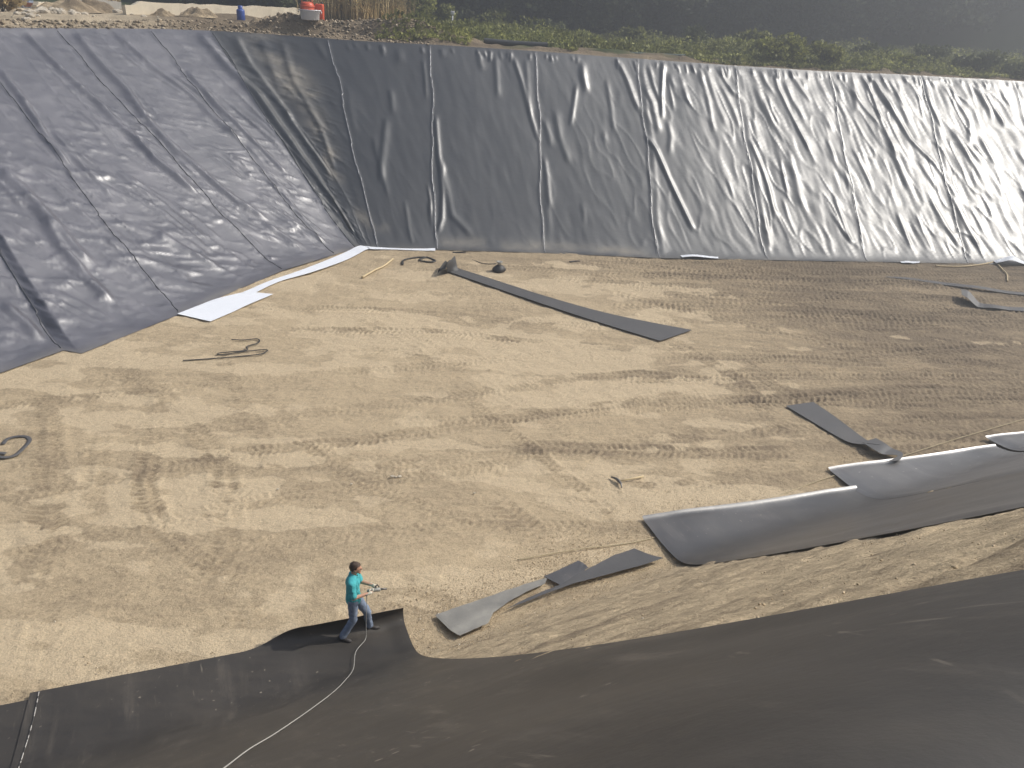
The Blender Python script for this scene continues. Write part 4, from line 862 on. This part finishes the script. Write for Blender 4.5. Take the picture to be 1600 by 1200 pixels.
# pipes
def pipe(p0, p1, Y0, Y1, r, mat, label):
    a, c = at_y(*p0, Y0), at_y(*p1, Y1); za, zc = a[2], c[2]
    b = bm_new(); P = [np.array([a[0] * (1 - f) + c[0] * f, a[1] * (1 - f) + c[1] * f, za * (1 - f) + zc * f - .03 * sin(pi * f)]) for f in np.linspace(0, 1, 9)]
    ctr_ = (a + c) / 2; P = [p - ctr_ for p in P]
    add_tube(b, P, r, 14, False); add_tube(b, P[::-1], r * .86, 14, False)
    setp(bm_obj('pipe', b, mat, loc=ctr_), label, 'pipe', 'pipes on the rim')
pipe((756, 63.5), (855, 70.5), 44.9, 45.3, .14, MAT_PIPE, 'thick black pipe lying on the bare soil of the rim')
pipe((918, 79), (1070, 87.5), 46.0, 46.5, .09, MAT_PIPE_GREEN, 'thinner dull green pipe lying along the weedy rim')
def samp_rim(n):
    k = RNG.integers(K[5], K[13], n); o = np.abs(RNG.normal(1.2, .9, n)); P = Rc[k, :2]; g = np.gradient(smooth_line(Rc, 40), axis=0)[k]; q = np.stack([-g[:, 1], g[:, 0]], -1); q /= np.linalg.norm(q, axis=1, keepdims=True); return P + q * o[:, None]
kd0 = __import__('mathutils').kdtree.KDTree(n2 * 90); fl2 = XY[:, :90].reshape(-1, 2); fz2 = Zt[:, :90].ravel()
for i, q in enumerate(fl2): kd0.insert((q[0], q[1], 0), i)
kd0.balance()
t = NT('soil_clod'); g_ = t.n('ShaderNodeNewGeometry'); t.color(t.ramp(g_.outputs['Random Per Island'], [(0, (.14, .11, .075)), (.6, (.30, .24, .165)), (1, (.52, .43, .31))])); t.set(Roughness=.95)
pebbles(5000, samp_rim, .02, .13, t.m, 'soil_clods', lambda q: np.array([fz2[kd0.find((x, y, 0))[1]] for x, y in q]) - .01)
# blue grey container with a white numeral
q = at_y(44, 22, 50.0); zt = terr_z(q[0], q[1]); Sz = max(.6, at_y(44, 0, 50)[2] - zt + .15)
root = empty('storage_container', (q[0], q[1], zt), 'blue grey plastic container marked with a white 0 at the rim', 'container')
b = bm_new(); add_box(b, (0, 0, Sz * .33), (.66, .5, Sz * .66), None, .06); bm_obj('drum', b, MAT_SACK, root)
b = bm_new(); add_box(b, (0, 0, Sz * .83), (.70, .54, Sz * .34), None, .07); bm_obj('lid', b, MAT_LID, root)
b = bm_new(); ringp = [(.06 + .13 * cos(k * pi / 12), -.262, Sz * .36 + .23 * sin(k * pi / 12)) for k in range(25)]; add_tube(b, ringp, .045, 6, False); bm_obj('numeral', b, MAT_WHITE, root)
b = bm_new(); add_box(b, (-.35, -.1, Sz * .25), (.10, .3, Sz * .5), None, .03); bm_obj('side_flap', b, MAT_WHITE, root)
q = at_y(50, 19.5, 49.0); b = bm_new(); add_box(b, (0, 0, .1), (.62, .3, .2), Matrix.Rotation(.12, 3, 'Z'), .01); setp(bm_obj('brick', b, MAT_BRICK, smooth=False, loc=(q[0], q[1], terr_z(q[0], q[1]) + .12)), 'red brick block in front of the blue grey container', 'brick')
rr = random.Random(9)
for i in range(110):
    x, y = rr.gauss(85, 40), 0; Y = rr.uniform(43.5, 51) if x > 60 else rr.uniform(40, 48); p = at_y(x, 20, Y); z = terr_z(p[0], p[1]); r = .06 + .22 * rr.random() ** 2.5
    stone((p[0], p[1], z + r * .25), r, 'pale broken stone in the rubble heap left of the concrete wall', 'stones of the rubble heap', i)
for i in range(16):
    x = rr.uniform(200, 250); Y = rr.uniform(46, 51.5); p = at_y(x, 20, Y); z = terr_z(p[0], p[1]); r = .07 + .15 * rr.random() ** 2
    stone((p[0], p[1], z + r * .25), r, 'pale stone at the broken end of the long concrete wall', 'stones by the wall end', i)
for i, (x, Y, w_, h_) in enumerate([(105, 47.5, 1.8, .75), (145, 48.5, 1.6, .6), (310, 48.5, 1.1, .45), (415, 47.5, 1.3, .4), (255, 48.0, .8, .3)]):
    p = at_y(x, 20, Y); z = terr_z(p[0], p[1]); n = 26; P = np.zeros((n, n, 3)); rs = np.random.default_rng(i); ff = field(n, n, 2, 2, 700 + i); f2 = field(n, n, .8, .8, 750 + i)
    for a in range(n):
        for c in range(n):
            X, Y_ = (a / (n - 1) - .5) * 2, (c / (n - 1) - .5) * 2; rad = sqrt(X * X + Y_ * Y_); P[a, c] = (X * w_, Y_ * w_ * .6, h_ * max(0, 1 - rad) ** .8 * (1 + .25 * ff[a, c]) + .05 * f2[a, c] * (rad < .9) - .06)
    me = grid_mesh('soil_heap', P); add_attr(me, 'wet', np.clip(.3 + .15 * ff, 0, 1)); o = link_mesh('soil_heap', me, MAT_SOIL, smooth=True); o.location = (p[0], p[1], z)
    setp(o, ['tallest soil heap, among the rubble stones', 'second soil heap, between the rubble and the concrete wall', 'low soil heap left of the gas bottle', 'low soil heap between the gas bottle and the white tub', 'smallest soil heap at the broken wall end'][i], 'soil heap', 'soil heaps on the rim')
b = bm_new(); p = at_y(707, 22, 58); add_tube(b, [(0, 0, 0), (0, 0, 1.0)], [.05, .05], 6); add_box(b, (0, 0, 1.05), (.24, .2, .22), None, .03)
setp(bm_obj('marker_post', b, MAT_WHITE, loc=(p[0], p[1], terr_z(p[0], p[1]))), 'small white topped post among the weeds', 'post')

# ------------------------------------------------------------------ plants
def leaf_cloud(P, size, rng, upward=0.3):
    n = len(P); d = rng.normal(0, 1, (n, 3)); d[:, 2] = np.abs(d[:, 2]) * .6 + upward; d /= np.linalg.norm(d, axis=1, keepdims=True)
    s = np.cross(d, rng.normal(0, 1, (n, 3))); s /= np.linalg.norm(s, axis=1, keepdims=True)
    L = size * rng.uniform(.6, 1.4, (n, 1)); Wd = L * rng.uniform(.25, .45, (n, 1))
    V = np.stack([P, P + d * L * .5 + s * Wd, P + d * L, P + d * L * .5 - s * Wd], 1)
    return V.reshape(-1, 3), (np.arange(n)[:, None] * 4 + np.arange(4)[None]).reshape(-1, 4)
def ellipsoid_pts(n, c, r, rng, shell=.55):
    d = rng.normal(0, 1, (n, 3)); d /= np.linalg.norm(d, axis=1, keepdims=True); k = shell + (1 - shell) * rng.random((n, 1)); return np.array(c) + d * k * np.array(r)
def shrub(p, w, h, mat, label, group=None, n=900, size=.2, seed=0, name='shrub'):
    rng = np.random.default_rng(800 + seed); root = empty(name, (p[0], p[1], p[2]), label, name, group)
    k = 9; pts = []
    for i in range(k):
        c = (rng.uniform(-.6, .6) * w, rng.uniform(-.6, .6) * w, rng.uniform(.35, .75) * h); r = (w * rng.uniform(.3, .5), w * rng.uniform(.3, .5), h * rng.uniform(.22, .4)); pts.append(ellipsoid_pts(n // k, c, r, rng))
    P = np.concatenate(pts); P[:, 2] = np.maximum(P[:, 2], .03); V, F = leaf_cloud(P, size, rng); link_mesh('foliage', np_mesh('foliage', V, F), mat, root, False)
    b = bm_new()
    for i in range(5): add_tube(b, [(0, 0, -.1), (rng.uniform(-.3, .3) * w, rng.uniform(-.3, .3) * w, h * .4), (rng.uniform(-.6, .6) * w, rng.uniform(-.6, .6) * w, h * .75)], [.035, .025, .01], 5)
    bm_obj('stem', b, MAT_BARK, root); return root
def gz(px, Y): 
    q = at_y(px, 60, Y); return (q[0], q[1], terr_z(q[0], q[1]))
shrub(gz(1222, 48.5), 1.5, 1.7, MAT_LEAF_LIME, 'largest yellow green bush on the rim against the dark trees', 'bushes on the rim', 1800, .22, 1)
shrub(gz(1298, 49.0), 1.0, 1.25, MAT_LEAF_LIME, 'smaller yellow green bush right beside the largest one', 'bushes on the rim', 1100, .2, 2)
shrub(gz(1545, 52), 1.5, 1.25, MAT_LEAF_OLIVE, 'rounded olive bush near the right end of the rim', 'bushes on the rim', 1500, .2, 3)
shrub(gz(1470, 56), 1.4, 1.3, MAT_LEAF_OLIVE, 'olive bush left of the rounded one on the rim', 'bushes on the rim', 1300, .2, 4)
shrub(gz(1610, 51), 1.2, 1.0, MAT_LEAF_OLIVE, 'low olive bush cut by the right frame edge', 'bushes on the rim', 1000, .2, 5)
shrub(gz(780, 70), 1.6, 1.5, MAT_LEAF_LIME, 'pale bush standing deep in the weeds under the trees', 'bushes on the rim', 1200, .25, 6)
shrub(gz(640, 60), 2.2, 2.4, MAT_LEAF_GREEN, 'tall green bush right behind the dry reeds', 'bushes on the rim', 2200, .25, 7)
shrub(gz(430, 60), 2.0, 2.4, MAT_LEAF_OLIVE, 'dark green bush behind the long concrete wall, above the gas bottle', 'bushes on the rim', 1800, .25, 8)
shrub(gz(330, 62), 2.2, 2.2, MAT_LEAF_OLIVE, 'olive bush behind the middle of the long concrete wall', 'bushes on the rim', 1800, .25, 9)
shrub(gz(12, 45), 1.2, 1.3, MAT_REED, 'dry straw coloured bush left of the blue grey container', 'bushes on the rim', 1200, .25, 10)
shrub(gz(175, 52.5), .9, .9, MAT_REED, 'low dry bush between the rubble and the wall end', 'bushes on the rim', 700, .2, 11)
for i, (px, Y, w_, h_, mt) in enumerate([(690, 64, 1.3, 1.6, MAT_LEAF_GREEN), (860, 66, 1.5, 1.3, MAT_LEAF_OLIVE), (985, 63, 1.2, 1.2, MAT_LEAF_GREEN), (1090, 60, 1.4, 1.5, MAT_LEAF_OLIVE), (1175, 56, 1.1, 1.2, MAT_LEAF_GREEN), (1370, 58, 1.4, 1.2, MAT_LEAF_OLIVE), (1420, 52, .8, .8, MAT_LEAF_LIME), (930, 54, .8, .8, MAT_LEAF_LIME)]):
    shrub(gz(px, Y), w_, h_, mt, ['loose green bush in the weeds beside the small white topped post', 'olive bush in the weeds beyond the thick black pipe', 'green bush in the weeds beyond the dull green pipe', 'olive bush in the weeds beyond the far end of the dull green pipe', 'green bush just left of the largest yellow green bush', 'olive bush standing well right of the two yellow green bushes', 'small yellowish bush low on the rim in front of the olive bush', 'small yellowish bush low on the rim between the two pipes'][i], 'bushes on the rim', 1100, .2, 20 + i)
# undergrowth field: one mass
rng = np.random.default_rng(61); n = 120000
fx = rng.uniform(-9, 62, n); fd = .40 + 26 * rng.random(n) ** 1.25
rim_at = np.interp(fx, Rc[K[12]:, 0], Rc[K[12]:, 1]); fy = rim_at + fd
keep = (fx > -8 + .10 * fd) & ~((fx > -3.2) & (fx < 1.5) & (fd < 2.7)) & ~((fx > 2.2) & (fx < 8.6) & (fd < 1.9)) ; fx, fy, fd = fx[keep], fy[keep], fd[keep]; n = len(fx)
hf = field(260, 160, 3.2, 3.2, 62); hi = hf[np.clip(((fx + 10) / 73 * 259).astype(int), 0, 259), np.clip((fd / 28 * 159).astype(int), 0, 159)]
hz = np.clip(.32 + .30 * hi, .04, 1.3) * sstep(.4, 2.6, fd) + .08
tz = np.array([0.0] * n); 
from mathutils.kdtree import KDTree
flat = XY[K[9] // 4:, :90].reshape(-1, 2); flz = Zt[K[9] // 4:, :90].ravel(); kd = KDTree(len(flat))
for i, q in enumerate(flat): kd.insert((q[0], q[1], 0), i)
kd.balance(); tz = np.array([flz[kd.find((x, y, 0))[1]] for x, y in zip(fx, fy)])
P = np.stack([fx, fy, tz + hz * rng.random(n) ** .5], -1); V, F = leaf_cloud(P, .17, rng, .5)
setp(link_mesh('undergrowth', np_mesh('undergrowth', V, F), MAT_LEAF_GREEN, smooth=False), kind='stuff')
# dry reeds
def reeds(p, w, h, n, label, seed):
    rng = np.random.default_rng(seed); root = empty('dry_reeds', p, label, 'reeds', 'dry reeds behind the rim'); V = []; F = []
    for i in range(n):
        x, y = rng.normal(0, w * .42), rng.normal(0, w * .3); hh = h * rng.uniform(.55, 1.1); lx, ly = rng.normal(0, .28, 2) * hh * .5; wd = rng.uniform(.015, .035); a = rng.uniform(0, pi); cx, cy = cos(a) * wd, sin(a) * wd
        k0 = len(V); V += [(x - cx, y - cy, 0), (x + cx, y + cy, 0), (x + lx * .4 + cx, y + ly * .4 + cy, hh * .6), (x + lx * .4 - cx, y + ly * .4 - cy, hh * .6), (x + lx * 1.3 + cx * .2, y + ly * 1.3, hh), (x + lx * 1.3 - cx * .2, y + ly * 1.3, hh)]
        F += [(k0, k0 + 1, k0 + 2, k0 + 3), (k0 + 3, k0 + 2, k0 + 4, k0 + 5)]
        for q in range(2):
            f = rng.uniform(.3, .85); bx, by, bz = x + lx * f, y + ly * f, hh * f; dx, dy = rng.normal(0, .25, 2); k0 = len(V)
            V += [(bx, by, bz), (bx + dx * .5 + .02, by + dy * .5, bz + .22), (bx + dx, by + dy, bz + .12), (bx + dx * .5 - .02, by + dy * .5, bz + .18)]; F.append((k0, k0 + 1, k0 + 2, k0 + 3))
    link_mesh('blades', np_mesh('blades', np.array(V), np.array(F)), MAT_REED, root, False)
reeds(gz(560, 50.5), 2.3, 2.6, 900, 'widest clump of dry straw coloured reeds beside the white tub', 1)
reeds(gz(600, 51.0), 1.6, 2.3, 500, 'dry reed clump at the right, next to the green bush', 2)
reeds(gz(522, 53.0), 1.6, 2.6, 420, 'darker dry reed clump just behind the white tub and red cans', 3)

# trees: dark wood beyond the weeds, each with trunk and crown
def tree_proto(seed, h, r):
    rng = np.random.default_rng(900 + seed); b = bm_new()
    add_tube(b, [(0, 0, -.3), (.1, 0, h * .3), (-.05, .1, h * .6), (0, 0, h * .9)], [.26, .2, .13, .04], 8)
    for i in range(6):
        a = rng.uniform(0, 2 * pi); z = h * rng.uniform(.2, .7); add_tube(b, [(0, 0, z), (cos(a) * r * .5, sin(a) * r * .5, z + .6), (cos(a) * r * .9, sin(a) * r * .9, z + 1.0)], [.08, .05, .02], 5)
    tm = bpy.data.meshes.new('trunk'); bmesh.ops.recalc_face_normals(b, faces=b.faces); b.to_mesh(tm); b.free(); tm.materials.append(MAT_BARK)
    pts = []
    for i in range(46):
        z = rng.uniform(.07, 1.0); k = 1 - .55 * max(0, z - .45) / .55; a = rng.uniform(0, 2 * pi); d = r * k * sqrt(rng.random()) * .95
        pts.append(ellipsoid_pts(150, (cos(a) * d, sin(a) * d, z * h), (r * rng.uniform(.2, .36), r * rng.uniform(.2, .36), h * rng.uniform(.05, .09)), rng, .3))
    P = np.concatenate(pts); P[:, 2] = np.maximum(P[:, 2], .1); V, F = leaf_cloud(P, .42, rng, .1); fm = np_mesh('crown', V, F); fm.materials.append(MAT_LEAF_DARK)
    return tm, fm
protos = [tree_proto(i, h, r) for i, (h, r) in enumerate([(11, 3.4), (13, 3.8), (9.5, 3.2)])]
rr = random.Random(21); cnt = 0
rowsp = [(30, 3.4, -26, 76), (36, 4.2, -30, 84), (44, 5.0, -34, 92)]
for ri, (fd0, step, xa, xb) in enumerate(rowsp):
    x = xa
    while x < xb:
        xx = x + rr.uniform(-.9, .9); yy = np.interp(xx, Rc[K[9]:, 0], Rc[K[9]:, 1]) + fd0 + rr.uniform(-2.2, 2.2) - (3 if xx < -12 else 0)
        tm, fm = protos[cnt % 3]; z = terr_z(xx, yy)
        o = empty('evergreen_tree', (xx, yy, z - .2), ['dark evergreen tree in the first row behind the weeds', 'dark evergreen tree in the second row of the wood', 'dark evergreen tree at the back of the wood on the hillside'][ri], 'tree', ['trees at the edge of the wood', 'trees inside the wood', 'trees at the back of the wood'][ri], rz=rr.uniform(0, 6.28))
        o.scale = (1, 1, 1)
        for nm, mm in (('trunk', tm), ('crown', fm)):
            c = bpy.data.objects.new(nm, mm); COL.objects.link(c); c.parent = o
        s = rr.uniform(.85, 1.2); o.scale = (s, s, s); cnt += 1; x += step

# ------------------------------------------------------------------ light, air, view
SUN_AZ, SUN_EL = radians(14), radians(44)                             # azimuth from +x towards +y
wl = bpy.data.worlds.new('World'); S.world = wl; wl.use_nodes = True; nt = wl.node_tree
sky = nt.nodes.new('ShaderNodeTexSky'); sky.sky_type = 'NISHITA'; sky.sun_disc = False; sky.sun_elevation = SUN_EL; sky.sun_rotation = pi / 2 - SUN_AZ
sky.air_density = 1.0; sky.dust_density = 1.5
bg = nt.nodes['Background']; bg.inputs['Strength'].default_value = 0.075; nt.links.new(sky.outputs[0], bg.inputs['Color'])
ld = bpy.data.lights.new('sun', 'SUN'); ld.energy = 4.7; ld.angle = radians(0.5); ld.color = (1.0, 0.95, 0.87)
lo = bpy.data.objects.new('sun', ld); COL.objects.link(lo); Ld = Vector((cos(SUN_EL) * cos(SUN_AZ), cos(SUN_EL) * sin(SUN_AZ), sin(SUN_EL)))
lo.rotation_euler = Ld.to_track_quat('Z', 'Y').to_euler(); lo.location = Ld * 60
HAZE = 0.0085
if HAZE > 0:
    b = bm_new(); add_box(b, (15, 60, 40), (320, 330, 84)); me = bpy.data.meshes.new('haze'); b.to_mesh(me); b.free()
    hm = bpy.data.materials.new('haze_air'); hm.use_nodes = True; t = hm.node_tree; t.nodes.remove(t.nodes['Principled BSDF']); pv = t.nodes.new('ShaderNodeVolumePrincipled'); pv.inputs['Color'].default_value = (.86, .9, .96, 1); pv.inputs['Density'].default_value = HAZE; pv.inputs['Anisotropy'].default_value = .6
    t.links.new(pv.outputs[0], t.nodes['Material Output'].inputs['Volume'])
    setp(link_mesh('haze', me, hm, smooth=False), kind='stuff')
S.view_settings.view_transform = 'Standard'; S.view_settings.look = 'None'; S.view_settings.exposure = 0.97; S.view_settings.gamma = 1
S.cycles.volume_bounces = 0; S.cycles.max_bounces = 6
